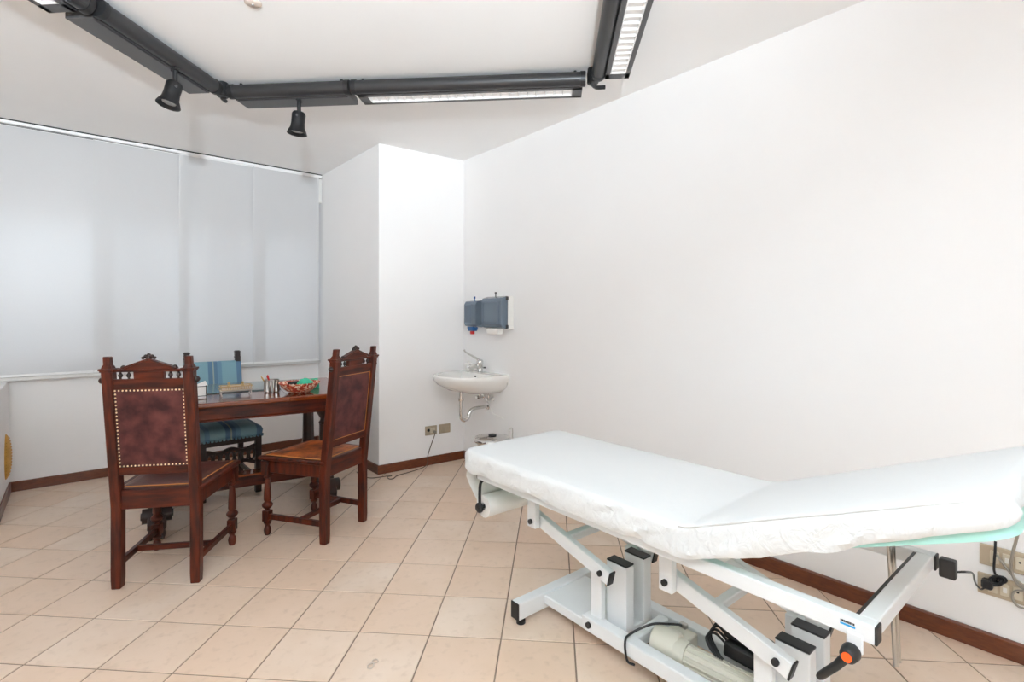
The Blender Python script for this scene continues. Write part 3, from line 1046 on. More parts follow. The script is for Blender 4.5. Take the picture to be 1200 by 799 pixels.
# ================================================================== TABLE
TA = R(-8)
TU = Vector((math.cos(TA), math.sin(TA), 0)); TVv = Vector((-math.sin(TA), math.cos(TA), 0))
TZT = 0.80
TO = Vector((0.9, 3.585, 0)) + TVv * 0.5 - TU * 0.03
table = thing('refectory_table', 'antique wooden table with a polished top on carved pedestal supports', 'table', TO, TA)
TL, TD = 1.34, 1.0
for x0, x1 in ((-TL / 2, 0.215), (0.2165, TL / 2)):
    b = MB()
    b.prism([(-TD / 2, 0.768), (TD / 2, 0.768), (TD / 2 + 0.004, 0.776), (TD / 2 + 0.004, 0.794), (TD / 2 - 0.002, 0.80), (-TD / 2 + 0.002, 0.80), (-TD / 2 - 0.004, 0.794), (-TD / 2 - 0.004, 0.776)], x0, x1, 'x')
    b.build('table_top_board', M['table_top'], table, bevel=0.002)
ai = 0.045
for s in (-1, 1):
    MB().prism([(s * (TD / 2 - ai), 0.768), (s * (TD / 2 - ai), 0.690), (s * (TD / 2 - ai + 0.012), 0.684), (s * (TD / 2 - ai + 0.012), 0.676), (s * (TD / 2 - ai - 0.025), 0.676), (s * (TD / 2 - ai - 0.025), 0.768)], -TL / 2 + ai, TL / 2 - ai, 'x').build('apron', M['wood_x'], table)
    MB().box((s * (TL / 2 - ai - 0.012), 0, 0.722), (0.025, TD - 2 * ai - 0.05, 0.092)).build('apron', M['wood_x'], table, bevel=0.002)
    xs = 0.485 if s > 0 else -0.515
    sup = MB()
    # sled foot with scrolled outline, along the depth
    prof = [(-0.46, 0.060), (-0.47, 0.10), (-0.44, 0.145), (-0.38, 0.165), (-0.34, 0.215), (-0.20, 0.235), (0.20, 0.235), (0.34, 0.215), (0.38, 0.165), (0.44, 0.145), (0.47, 0.10), (0.46, 0.060),
            (0.40, 0.045), (0.34, 0.085), (0.20, 0.10), (-0.20, 0.10), (-0.34, 0.085), (-0.40, 0.045)]
    sup.prism(prof, xs - 0.048, xs + 0.048, 'x')
    foot = sup.build('sled_foot', M['wood_dark'], table, bevel=0.008, segs=2)
    for v in (-1, 1):
        # claw foot below each end
        b = MB()
        b.lathe([(0.020, 0.0), (0.042, 0.010), (0.048, 0.030), (0.036, 0.050), (0.028, 0.068)], (xs, v * 0.43, 0), n=14)
        for dx in (-0.03, 0, 0.03):
            b.tube([(xs + dx, v * 0.43, 0.07), (xs + dx, v * 0.475, 0.05), (xs + dx, v * 0.485, 0.012)], [0.014, 0.013, 0.009], n=8)
        b.build('claw_foot', M['wood_dark'], foot, smooth=60)
        # scroll on the shoulder of the foot
        b = MB()
        b.cyl((xs - 0.075, v * 0.40, 0.135), (xs + 0.075, v * 0.40, 0.135), 0.044, n=18)
        b.cyl((xs - 0.082, v * 0.40, 0.135), (xs + 0.082, v * 0.40, 0.135), 0.022, n=14)
        b.build('scroll', M['wood_dark'], foot, smooth=40)
        # pedestal column: base block, octagonal shaft, cup capital
        b = MB()
        y = v * 0.31
        b.lathe([(0.070, 0.20), (0.082, 0.215), (0.082, 0.250), (0.066, 0.268), (0.054, 0.30)], (xs, y, 0), n=20)
        b.lathe([(0.050, 0.30), (0.046, 0.34), (0.042, 0.55), (0.044, 0.56)], (xs, y, 0), n=8, phase=R(22.5))
        b.lathe([(0.036, 0.56), (0.046, 0.572), (0.036, 0.586), (0.034, 0.60), (0.052, 0.63), (0.066, 0.655), (0.066, 0.678)], (xs, y, 0), n=20)
        b.build('pedestal_column', M['wood_dark'], table, smooth=32)
    MB().box((xs, 0, 0.690), (0.11, TD - 0.16, 0.028)).build('bolster', M['wood'], table, bevel=0.004)
b = MB(); b.box((-0.03, -0.06, 0.165), (1.03, 0.045, 0.085)); b.build('stretcher', M['wood_x'], table, bevel=0.004)
MB().box((-0.03, -0.06, 0.213), (1.03, 0.12, 0.014)).build('stretcher_board', M['table_top'], table, bevel=0.003)


def on_table(px, py):
    return level_pt(px, py, TZT)


# teal desk mat lying on the far half of the table
t = thing('desk_mat', 'smooth grey-teal desk mat lying on the table before the striped chair', 'desk mat', TO + TU * -0.14 + TVv * 0.195 + Vector((0, 0, TZT)), TA)
MB().box((0, 0, 0.0025), (0.72, 0.56, 0.005)).build('mat_sheet', M['teal_mat'], t, bevel=0.002)
MB().box((0, -0.279, 0.0055), (0.72, 0.004, 0.0015)).build('mat_edge', M['black_plastic'], t)

# memo box at the left
p = on_table(233.5, 467.5)
t = thing('memo_box', 'small white memo box in a dark wire holder with a slip of paper sticking out', 'memo box', p, TA + R(6))
MB().box((0, 0, 0.042), (0.07, 0.05, 0.078)).build('box_body', M['paper'], t, bevel=0.002)
b = MB()
for dx in (-0.037, 0.037):
    for dy in (-0.027, 0.027):
        b.cyl((dx, dy, 0.0), (dx, dy, 0.088), 0.0028, n=8)
for z in (0.022, 0.084):
    for a_, b_ in (((-0.037, -0.027), (0.037, -0.027)), ((0.037, -0.027), (0.037, 0.027)), ((0.037, 0.027), (-0.037, 0.027)), ((-0.037, 0.027), (-0.037, -0.027))):
        b.cyl((*a_, z), (*b_, z), 0.0022, n=6)
b.build('wire_holder', M['black_plastic'], t)
MB().box((0.016, 0, 0.090), (0.055, 0.002, 0.035), rot=(0, R(-24), 0)).build('paper_slip', M['paper'], t)

# small ornate desk stand
pa, pb = on_table(258, 465), on_table(295, 462)
pc = (pa + pb) / 2 + TVv * 0.03
t = thing('desk_stand', 'small ornate metal desk stand on four thin legs with gold fittings', 'desk stand', pc, TA + R(2))
w = (pb - pa).length
MB().box((0, 0, 0.033), (w, 0.085, 0.008)).build('tray', M['steel'], t, bevel=0.002)
for sx in (-1, 1):
    for sy in (-1, 1):
        MB().tube([(sx * (w / 2 - 0.012), sy * 0.035, 0.031), (sx * (w / 2 - 0.004), sy * 0.04, 0.018), (sx * (w / 2 - 0.010), sy * 0.04, 0.0)], 0.0038, n=8, smooth=3).build('leg', M['steel'], t, smooth=60)
b = MB()
for yy in (-0.040, 0.040):
    b.cyl((-w / 2, yy, 0.066), (w / 2, yy, 0.066), 0.0026, n=8)
    for k in range(15):
        x = -w / 2 + w * k / 14
        b.tube([(x + 0.008 * math.cos(a), yy, 0.052 + 0.012 * math.sin(a)) for a in [i * math.pi / 4 for i in range(9)]], 0.0018, n=5)
for xx in (-w / 2, w / 2):
    b.cyl((xx, -0.04, 0.066), (xx, 0.04, 0.066), 0.0026, n=8)
b.build('filigree_gallery', M['gold'], t, smooth=60)
MB().box((0.0, 0.006, 0.050), (w * 0.9, 0.05, 0.026)).build('card_stack', M['beige'], t, bevel=0.002)
for xx in (-w * 0.22, w * 0.22):
    MB().lathe([(0.010, 0), (0.012, 0.006), (0.006, 0.012), (0.010, 0.02), (0.007, 0.027), (0.0, 0.03)], (xx, 0.006, 0.062), n=12).build('gold_knob', M['gold'], t, smooth=60)

# ribbed pen cup
p = on_table(318.5, 459.5)
t = thing('pen_cup', 'ribbed silver metal pen cup on the table', 'pen cup', p)
rc = 0.047
b = MB()
ringo, ringi = [], []
n = 72
def cupring(r, z, amp):
    return [Vector(((r + amp * math.cos(12 * 2 * math.pi * k / n)) * math.cos(2 * math.pi * k / n), (r + amp * math.cos(12 * 2 * math.pi * k / n)) * math.sin(2 * math.pi * k / n), z)) for k in range(n)]
b.loft([cupring(rc - 0.002, 0.0, 0), cupring(rc, 0.006, 0), cupring(rc, 0.009, 0.0055), cupring(rc, 0.078, 0.0055), cupring(rc + 0.002, 0.084, 0), cupring(rc + 0.002, 0.090, 0), cupring(rc - 0.004, 0.090, 0), cupring(rc - 0.005, 0.010, 0)])
b.build('ribbed_body', M['steel'], t, smooth=50)
for k, (m_, a, tl) in enumerate((('red', 200, 24), ('red', 215, 16), ('pencil', 190, 30))):
    d = Vector((math.cos(R(a - 20)) * math.sin(R(tl)), math.sin(R(a - 20)) * math.sin(R(tl)), math.cos(R(tl))))
    p0 = Vector((-0.01 * k + 0.012, 0.006 * k - 0.004, 0.014))
    q = thing('pen' if m_ == 'red' else 'pencil', ('short red pen leaning in the ribbed pen cup' if k == 0 else 'red pen standing upright behind the other pens in the cup' if k == 1 else 'wooden pencil leaning out of the pen cup'), 'pen' if m_ == 'red' else 'pencil', p + p0)
    MB().tube([(0, 0, 0), d * 0.105], 0.0045, n=8).build('barrel', M[m_], q, smooth=40)
    MB().tube([d * 0.105, d * 0.118], [0.0045, 0.0015], n=8).build('tip', M['pencil' if m_ == 'pencil' else 'red'], q, smooth=40)

# speckled bowl
p = on_table(352.5, 460.5) + TVv * 0.05
bowl = thing('bowl', 'wide shallow red and white speckled bowl on the table', 'bowl', p)
MB().lathe([(0.058, 0.0), (0.066, 0.002), (0.092, 0.018), (0.115, 0.040), (0.132, 0.066), (0.134, 0.070), (0.130, 0.071), (0.110, 0.044), (0.086, 0.022), (0.05, 0.010), (0.0, 0.009)], n=40).build('bowl_body', M['speckle'], bowl, smooth=60)
b = MB()
for k in range(40):
    a = 2 * math.pi * k / 40
    b.lathe([(0.0, -0.006), (0.006, 0), (0.0, 0.006)], (0.133 * math.cos(a), 0.133 * math.sin(a), 0.070), n=6)
o_ = b.build('beaded_rim', M['speckle'], bowl, smooth=80); o_['kind'] = 'stuff'


def crumple(r, h_, seed, m_, par, name):
    b = MB()
    rings = []
    for i in range(7):
        ph = i / 6 * math.pi / 2
        ring = []
        for k in range(22):
            a = 2 * math.pi * k / 22
            nn = 1 + 0.35 * noise.noise((math.cos(a) * 1.6 + seed, math.sin(a) * 1.6, i * 0.5))
            ring.append(Vector((r * math.cos(ph) * math.cos(a) * nn, r * math.cos(ph) * math.sin(a) * nn, h_ * math.sin(ph) * (1 + 0.25 * noise.noise((a, seed, ph * 2))))))
        rings.append(ring)
    b.loft(rings)
    return b.build(name, m_, par, smooth=40)


t = thing('folded_cloth', 'crumpled mint green cloth lying in the speckled bowl', 'cloth', p + TU * 0.036 + Vector((0, 0, 0.044)))
crumple(0.058, 0.050, 3.1, M['mint_cloth'], t, 'cloth')
t = thing('mint_packet', 'mint green packet standing on the table beside the speckled bowl', 'packet', p + TU * 0.125 + TVv * 0.13)
MB().prism([(-0.035, 0), (0.035, 0), (0.028, 0.06), (-0.03, 0.066)], -0.018, 0.018, 'y').build('packet_body', M['mint_cloth'], t, bevel=0.004)
MB().box((0, 0, 0.070), (0.052, 0.006, 0.012)).build('crimped_seal', M['mint_cloth'], t)
t = thing('eyeglass_case', 'small black case lying in the speckled bowl', 'case', p + TU * -0.035 + TVv * 0.02 + Vector((0, 0, 0.050)), R(20))
MB().box((0, 0, 0.014), (0.08, 0.035, 0.028)).build('case_body', M['black_plastic'], t, bevel=0.006, segs=2)
MB().box((0, -0.0178, 0.017), (0.078, 0.001, 0.002)).build('seam', M['mid_grey'], t)

# ================================================================== WASHBASIN
YS = 3.595
sink = thing('washbasin', 'white ceramic washbasin with a lever tap mounted on the wall by the column', 'washbasin', (XR, YS, 0))


def dring(b_, a_, z, sh=0.0, nexp=2.7, n=44):
    pts = []
    for k in range(n + 1):
        th = math.pi * k / n
        cs, sn = math.cos(th), math.sin(th)
        y = a_ * math.copysign(abs(cs) ** (2 / nexp), cs)
        x = -b_ * abs(sn) ** (2 / nexp) - sh
        pts.append(Vector((x, y, z)))
    return pts


b = MB()
rings = [dring(0.16, 0.10, 0.665), dring(0.26, 0.17, 0.680), dring(0.38, 0.235, 0.715), dring(0.47, 0.275, 0.760), dring(0.505, 0.293, 0.800), dring(0.51, 0.297, 0.828), dring(0.505, 0.294, 0.838), dring(0.49, 0.282, 0.842)]
b.loft(rings, cap1=False)
def ering(a_, b_, cx_, z, n=44):
    return [Vector((cx_ - b_ * math.sin(math.pi * k / n) * 1.0 + (0 if 0 < k < n else 0), a_ * math.cos(math.pi * k / n), z)) for k in range(n + 1)]
def bowlring(hx, hy, cx_, z, n=44):
    pts = []
    for k in range(n + 1):
        th = math.pi * k / n
        cs, sn = math.cos(th), math.sin(th)
        pts.append(Vector((cx_ - hx * sn ** 0.8 * 1.0, hy * math.copysign(abs(cs) ** 0.8, cs), z)))
    return pts
inner = [dring(0.49, 0.282, 0.842), dring(0.345, 0.25, 0.839, sh=0.125, nexp=2.4), dring(0.325, 0.232, 0.815, sh=0.135, nexp=2.4), dring(0.28, 0.19, 0.745, sh=0.155), dring(0.20, 0.12, 0.712, sh=0.19), dring(0.06, 0.03, 0.706, sh=0.26)]
b.loft(inner, cap0=False)
# tap deck between bowl and wall is closed by the strip along the wall
b.build('basin', M['ceramic'], sink, smooth=50)
MB().box((-0.006, 0, 0.80), (0.012, 0.575, 0.085)).build('wall_flange', M['ceramic'], sink)
MB().lathe([(0.0, 0.0), (0.020, 0.0), (0.022, 0.004), (0.0, 0.004)], (-0.29, 0, 0.7065), n=18).build('drain', M['chrome'], sink, smooth=40)
MB().lathe([(0.0, 0.0), (0.009, 0.0), (0.009, 0.003), (0.0, 0.003)], n=14, M=Matrix.Translation((-0.137, 0.0, 0.813)) @ Matrix.Rotation(R(-90), 4, 'Y')).build('overflow_hole', M['rubber'], sink, smooth=40)
# mixer tap
tap = MB()
tap.lathe([(0.032, 0.840), (0.033, 0.846), (0.026, 0.853), (0.026, 0.905), (0.031, 0.912), (0.031, 0.942), (0.022, 0.955), (0.0, 0.960)], (-0.075, 0.02, 0), n=22)
tp = tap.build('tap_body', M['chrome'], sink, smooth=45)
MB().tube([(-0.075, 0.02, 0.880), (-0.13, 0.03, 0.905), (-0.18, 0.038, 0.903), (-0.190, 0.040, 0.888)], [0.018, 0.017, 0.016, 0.014], n=14, smooth=4).build('spout', M['chrome'], tp, smooth=60)
MB().tube([(-0.075, 0.02, 0.945), (-0.12, 0.028, 0.975), (-0.20, 0.045, 1.020), (-0.225, 0.050, 1.045)], [0.012, 0.009, 0.0075, 0.009], n=10, smooth=4).build('lever', M['chrome'], tp, smooth=60)
MB().cyl((-0.055, -0.005, 0.885), (-0.040, -0.025, 0.885), 0.006, n=10).build('pop_up_knob', M['black_plastic'], tp, smooth=40)
# trap and valves under the basin
MB().tube([(-0.29, 0.0, 0.70), (-0.29, 0.0, 0.60), (-0.29, 0.0, 0.50), (-0.28, 0.0, 0.462), (-0.25, 0.0, 0.448), (-0.215, 0.0, 0.465), (-0.20, 0.0, 0.505), (-0.16, 0.0, 0.535), (-0.02, 0.0, 0.54)], 0.016, n=14, smooth=5).build('trap_pipe', M['chrome'], sink, smooth=60)
MB().lathe([(0.0, 0.0), (0.034, 0.0), (0.032, 0.006), (0.020, 0.012), (0.0, 0.012)], n=20, M=Matrix.Translation((-0.001, 0.0, 0.54)) @ Matrix.Rotation(R(-90), 4, 'Y')).build('wall_rosette', M['chrome'], sink, smooth=40)
MB().lathe([(0.022, 0.0), (0.024, 0.004), (0.024, 0.022), (0.020, 0.026)], (-0.29, 0, 0.615), n=16).build('slip_nut', M['chrome'], sink, smooth=40)
for yy in (-0.07, 0.07):
    v = MB()
    v.cyl((-0.0, yy, 0.615), (-0.055, yy, 0.615), 0.011, n=12)
    v.cyl((-0.045, yy, 0.600), (-0.045, yy, 0.65), 0.010, n=12)
    v.lathe([(0.024, 0.0), (0.022, 0.005), (0.0, 0.006)], n=16, M=Matrix.Translation((-0.001, yy, 0.615)) @ Matrix.Rotation(R(-90), 4, 'Y'))
    va = v.build('angle_valve', M['chrome'], sink, smooth=40)
    MB().cyl((-0.055, yy, 0.615), (-0.075, yy, 0.615), 0.015, n=8).build('valve_knob', M['chrome'], va, smooth=40)
    MB().tube([(-0.045, yy, 0.65), (-0.05, yy * 0.9, 0.69), (-0.075, yy * 0.4 + 0.01, 0.74), (-0.075, 0.02 + yy * 0.1, 0.83)], 0.006, n=8, smooth=4).build('hose', M['steel'], va, smooth=60)
MB().tube([(-0.045, -0.07, 0.60), (-0.05, -0.08, 0.57), (-0.03, -0.10, 0.50), (-0.012, -0.16, 0.475), (-0.010, -0.22, 0.465)], 0.0035, n=6, smooth=5).build('drip_hose', M['white_plastic'], sink, smooth=60)

# soap on the basin
t = thing('soap_bottle', 'small white soap bottle standing on the washbasin behind the tap', 'soap bottle', (XR - 0.085, YS + 0.165, 0.842))
MB().box((0, 0, 0.036), (0.05, 0.075, 0.072)).build('bottle_body', M['white_plastic'], t, bevel=0.012, segs=3)
MB().lathe([(0.014, 0.070), (0.014, 0.082), (0.006, 0.084), (0.006, 0.094), (0.0, 0.095)], n=14).build('cap', M['white_plastic'], t, smooth=40)

# ---------------------------------------------------------------- dispensers
t = thing('paper_towel_dispenser', 'white paper towel dispenser with smoky blue front above the washbasin', 'towel dispenser', (XR, 3.385, 0))
wy = 0.145
MB().box((-0.03, 0, 1.365), (0.06, 2 * wy, 0.28)).build('body', M['white_plastic'], t, bevel=0.008, segs=2)
b = MB()
b.prism([(-0.06, 1.228), (-0.12, 1.245), (-0.135, 1.27), (-0.135, 1.46), (-0.12, 1.488), (-0.06, 1.505)], -wy + 0.006, wy - 0.006, 'y')
cv = b.build('front_cover', M['smoke_blue'], t, bevel=0.008, segs=2)
b = MB()
for z in (1.275, 1.455):
    b.box((-0.137, 0, z), (0.006, 2 * wy - 0.08, 0.006))
for y in (-wy + 0.04, wy - 0.04):
    b.box((-0.137, y, 1.365), (0.006, 0.006, 0.186))
b.build('cover_rib', M['blue_rib'], cv)
for z in (1.25, 1.485):
    MB().box((-0.07, -wy + 0.008, z), (0.03, 0.012, 0.03)).build('hinge_lug', M['dark_grey'], cv, bevel=0.004)
MB().prism([(-0.055, 1.235), (-0.125, 1.235), (-0.115, 1.185), (-0.065, 1.185)], -0.075, 0.075, 'y').build('paper_towel', M['paper'], t, bevel=0.006, segs=2)
MB().box((-0.09, 0, 1.33), (0.03, 0.21, 0.17)).build('towel_stack', M['paper'], t)
b = MB(); b.cyl((-0.08, 0.0, 1.50), (-0.08, 0.0, 1.524), 0.005, n=8); b.box((-0.08, 0, 1.532), (0.006, 0.020, 0.018)); b.build('lock_key', M['mid_grey'], t)

t = thing('soap_dispenser', 'smoky blue soap dispenser with red outlet beside the corner', 'soap dispenser', (XR, 3.70, 0))
wy = 0.088
MB().box((-0.02, 0, 1.36), (0.04, 2 * wy, 0.235)).build('body', M['white_plastic'], t, bevel=0.006, segs=2)
b = MB()
b.prism([(-0.04, 1.238), (-0.115, 1.25), (-0.125, 1.27), (-0.125, 1.44), (-0.11, 1.468), (-0.04, 1.478)], -wy, wy, 'y')
cv = b.build('front_cover', M['smoke_blue'], t, bevel=0.008, segs=2)
MB().box((-0.127, 0.02, 1.355), (0.006, 0.09, 0.17)).build('cover_rib', M['blue_rib'], cv, bevel=0.003)
MB().prism([(-0.06, 1.24), (-0.135, 1.245), (-0.125, 1.205), (-0.07, 1.205)], -0.045, 0.03, 'y').build('push_pad', M['blue_plastic'], t, bevel=0.006)
MB().box((-0.10, -0.008, 1.192), (0.032, 0.032, 0.030)).build('outlet', M['red'], t, bevel=0.004)
b = MB(); b.cyl((-0.07, 0.0, 1.47), (-0.07, 0.0, 1.494), 0.005, n=8); b.box((-0.07, 0, 1.502), (0.006, 0.022, 0.020)); b.build('lock_key', M['blue_plastic'], t)

# ---------------------------------------------------------------- pedal bin
t = thing('pedal_bin', 'round chrome pedal bin below the washbasin behind the bed', 'bin', (2.555, 3.245, 0))
MB().lathe([(0.118, 0.0), (0.122, 0.004), (0.122, 0.325), (0.126, 0.330)], n=36).build('bin_body', M['steel'], t, smooth=45)
MB().lathe([(0.124, 0.0), (0.126, 0.004), (0.126, 0.03), (0.122, 0.03)], n=36).build('base_ring', M['rubber'], t, smooth=45)
MB().lathe([(0.146, 0.332), (0.150, 0.336), (0.149, 0.350), (0.14, 0.362), (0.09, 0.372), (0.0, 0.376)], n=40).build('lid', M['chrome'], t, smooth=50)
MB().lathe([(0.032, 0.374), (0.033, 0.382), (0.028, 0.386), (0.0, 0.387)], n=20).build('lid_boss', M['dark_grey'], t, smooth=45)
# wire handle standing at the back
hb = Vector((0.10, -0.112, 0.0))
MB().tube([hb + Vector((-0.010, 0.008, 0.33)), hb + Vector((-0.012, 0.008, 0.40)), hb + Vector((-0.010, 0.008, 0.432)), hb + Vector((0.0, 0, 0.442)), hb + Vector((0.010, -0.008, 0.432)), hb + Vector((0.012, -0.008, 0.40)), hb + Vector((0.010, -0.008, 0.33))], 0.004, n=8, smooth=3).build('wire_handle', M['chrome'], t, smooth=60)
MB().tube([(-0.09, -0.09, 0.03), (-0.12, -0.12, 0.016), (-0.14, -0.14, 0.014)], 0.010, n=8).build('pedal', M['rubber'], t, smooth=50)

# ---------------------------------------------------------------- sockets on the column
cdir = Vector((XR - 1.95, 3.965 - 4.03, 0)).normalized()
crz = math.atan2(cdir.y, cdir.x)
def col_pt(x):
    k = (x - 1.95) / (XR - 1.95)
    return Vector((x, 4.03 + (3.965 - 4.03) * k, 0))
for k, (x, lab) in enumerate(((2.435, 'beige wall socket plate with a cable plugged in, on the column'), (2.572, 'blank beige wall socket plate next to the one with the cable'))):
    t = thing('wall_socket', lab, 'socket', col_pt(x) + Vector((0, 0, 0.308)), crz, 'sockets on the column')
    MB().box((0, -0.005, 0), (0.118, 0.010, 0.082)).build('plate', M['socket'], t, bevel=0.004, segs=2)
    for dx in ((-0.026, 0, 0.026) if k else (0.026, 0.0)):
        MB().box((dx, -0.011, 0), (0.022, 0.004, 0.046)).build('module', M['module'] if not k else M['socket'], t, bevel=0.001)
    if not k:
        m_ = MB()
        m_.lathe([(0.0, 0.0), (0.013, 0.0), (0.013, 0.005), (0.0, 0.005)], n=18, M=Matrix.Translation((-0.028, -0.009, 0.004)) @ Matrix.Rotation(R(90), 4, 'X'))
        m_.build('socket_hole', M['rubber'], t, smooth=40)
t = thing('cable', 'thin brown cable from the column socket down over the baseboard and across the floor', 'cable', (0, 0, 0))
c0 = col_pt(2.462)
fl = [level_pt(x, y, 0.004) for x, y in ((495, 548), (480, 553), (466, 557), (461, 560.5), (456, 561), (454, 558.5), (459, 557.5), (452, 558), (436, 560), (424, 558), (418, 553))]
pts = [c0 + Vector((0, -0.016, 0.292)), c0 + Vector((-0.005, -0.03, 0.27)), c0 + Vector((-0.03, -0.022, 0.20)), c0 + Vector((-0.06, -0.018, 0.12)), c0 + Vector((-0.075, -0.022, 0.075)), c0 + Vector((-0.08, -0.024, 0.02))]
b = MB(); b.tube(pts + fl, 0.0036, n=6, smooth=4); b.build('cord', M['cable_brown'], t, smooth=60)
MB().cyl(c0 + Vector((0, -0.010, 0.295)), c0 + Vector((0, -0.034, 0.293)), 0.012, n=12).build('plug', M['cable_grey'], t, smooth=40)

# ---------------------------------------------------------------- socket strips on the right wall
for k, (ztop, y0, lab, zh) in enumerate(((0.385, 0.350, 'upper long beige socket strip on the right wall, half hidden by the mint pad', 0.082), (0.268, 0.356, 'lower long beige socket strip on the right wall with black coiled cord', 0.082))):
    L_ = 0.36
    t = thing('socket_strip', lab, 'socket strip', (XR, y0 - L_ / 2, ztop), 0, 'long socket strips on the right wall')
    MB().box((-0.006, 0, 0), (0.012, L_, zh)).build('plate', M['socket'], t, bevel=0.003)
    for j in range(9):
        yy = L_ / 2 - 0.045 - j * 0.036
        MB().box((-0.0145, yy, 0), (0.006, 0.027, 0.048)).build('module', M['module'], t, bevel=0.0015)
    for j in (1, 3):
        yy = L_ / 2 - 0.045 - j * 0.036
        MB().box((-0.0185, yy, 0.0), (0.004, 0.012, 0.02)).build('rocker', M['white_plastic'], t, bevel=0.001)
    for j in (0, 2):
        yy = L_ / 2 - 0.045 - j * 0.036
        MB().cyl((-0.0165, yy, 0.006), (-0.0182, yy, 0.006), 0.004, n=10).build('hole', M['rubber'], t)
W = lambda px, py, off=0.03: wall_pt(px, py, XR - off)
t = thing('cable', 'pale grey cable looping down from beside the bed over the socket strips', 'cable')
b = MB(); b.tube([W(1204, 600, 0.10), W(1196, 616, 0.08), W(1190, 636, 0.06), W(1186, 652, 0.045), W(1185, 668, 0.035), W(1192, 684, 0.03), W(1203, 692, 0.03)], 0.005, n=8, smooth=4)
b.build('cord', M['cable_grey'], t, smooth=60)
t = thing('cable', 'pale grey cable hanging in a loop below the lower socket strip', 'cable')
b = MB(); b.tube([W(1168, 650, 0.022), W(1178, 664, 0.03), W(1190, 678, 0.03), W(1200, 686, 0.03), W(1212, 690, 0.03), W(1210, 694, 0.03), W(1194, 692, 0.03), W(1187, 695, 0.028), W(1187, 703, 0.025), W(1194, 711, 0.022), W(1206, 714, 0.02)], 0.0042, n=8, smooth=4)
b.build('cord', M['cable_grey'], t, smooth=60)
t = thing('cable', 'black cord hanging from the upper socket strip and coiled over the lower strip', 'cable')
b = MB(); b.tube([W(1166.5, 634, 0.022), W(1166, 648, 0.03), W(1165, 662, 0.03), W(1166, 672, 0.03)] + [W(1169 + (6 + 3 * math.sin(a * 0.31)) * math.cos(a) + 2 * math.sin(a * 0.17), 680 + (4 + 2 * math.cos(a * 0.23)) * math.sin(a), 0.03 + 0.008 * math.sin(a * 0.37)) for a in [i * 0.7 for i in range(52)]], 0.0042, n=6, smooth=2)
b.build('cord', M['black_plastic'], t, smooth=60)
pp = W(1157, 684, 0.024)
MB().box(pp, (0.036, 0.034, 0.036)).build('plug', M['black_plastic'], t, bevel=0.006)

# ---------------------------------------------------------------- yellow ribbed oval on the pier
t = thing('wall_vent', 'yellow ribbed oval fitting on the low side wall above the baseboard', 'wall fitting', (PX, 5.20, 0.318))
b = MB()
rings = []
for i in range(9):
    ph = i / 8 * math.pi / 2
    ring = []
    for k in range(28):
        a = 2 * math.pi * k / 28
        ring.append(Vector((0.03 * math.sin(ph), 0.085 * math.cos(ph) * math.cos(a), 0.165 * math.cos(ph) * math.sin(a))))
    rings.append(ring)
b.loft(rings)
vb = b.build('oval_body', M['yellow'], t, smooth=60)
for k in range(13):
    z = -0.132 + k * 0.022
    hw = 0.085 * math.sqrt(max(0, 1 - (z / 0.165) ** 2))
    pts = []
    for j in range(9):
        y = -hw * 0.96 + 2 * hw * 0.96 * j / 8
        x = 0.03 * math.sqrt(max(0, 1 - (z / 0.165) ** 2 - (y / 0.085) ** 2)) + 0.001
        pts.append((x, y, z))
    MB().tube(pts, 0.0045, n=6).build('rib', M['yellow'], t, smooth=60)

# ---------------------------------------------------------------- clip on the floor
p = level_pt(437, 778, 0.003)
t = thing('hair_clip', 'small pale looped clip lying on the floor tiles', 'clip', p, R(35))
MB().tube([(-0.026, 0.006, 0), (-0.016, 0.013, 0.002), (-0.004, 0.006, 0.003), (0.006, -0.006, 0.002), (0.018, -0.011, 0), (0.028, -0.002, 0), (0.020, 0.008, 0.002), (0.006, 0.006, 0.004), (-0.006, -0.006, 0.003), (-0.020, -0.008, 0), (-0.027, 0.002, 0)], 0.0024, n=6, smooth=4).build('wire_loop', M['beige'], t, smooth=60)
MB().box((0, 0, 0.004), (0.006, 0.016, 0.004)).build('clasp', M['beige'], t, bevel=0.001)

# ================================================================== TREATMENT BED
BO = Vector((1.722, 1.20, 0))
bed = thing('treatment_bed', 'white steel electric treatment bed with raised mint backrest pad', 'treatment bed', BO, R(-0.9))
WM, BP, ST = M['white_metal'], M['black_plastic'], M['steel']
hw = 0.312                     # half width of the pad
YF = 0.815                     # foot end, local y
YH = -0.375                    # hinge
ZB, ZT = 0.618, 0.700          # pad bottom / top
LB = 0.765                     # length of the backrest
ANG = R(22.0)


def bend(p):
    """fold everything beyond the hinge upwards, with a soft crease"""
    x, y, z = p
    if y >= YH + 0.05:
        return Vector((x, y, z))
    d = YH + 0.05 - y
    soft = 0.10
    zr = z - ZB
    if d < soft:
        a = ANG * d / soft
        rad = soft / ANG
        return Vector((x, YH + 0.05 - math.sin(a) * (rad - zr), ZB + rad - math.cos(a) * (rad - zr)))
    rad = soft / ANG
    c0_ = Vector((x, YH + 0.05 - math.sin(ANG) * (rad - zr), ZB + rad - math.cos(ANG) * (rad - zr)))
    e = d - soft
    return c0_ + Vector((0, -math.cos(ANG) * e, math.sin(ANG) * e))


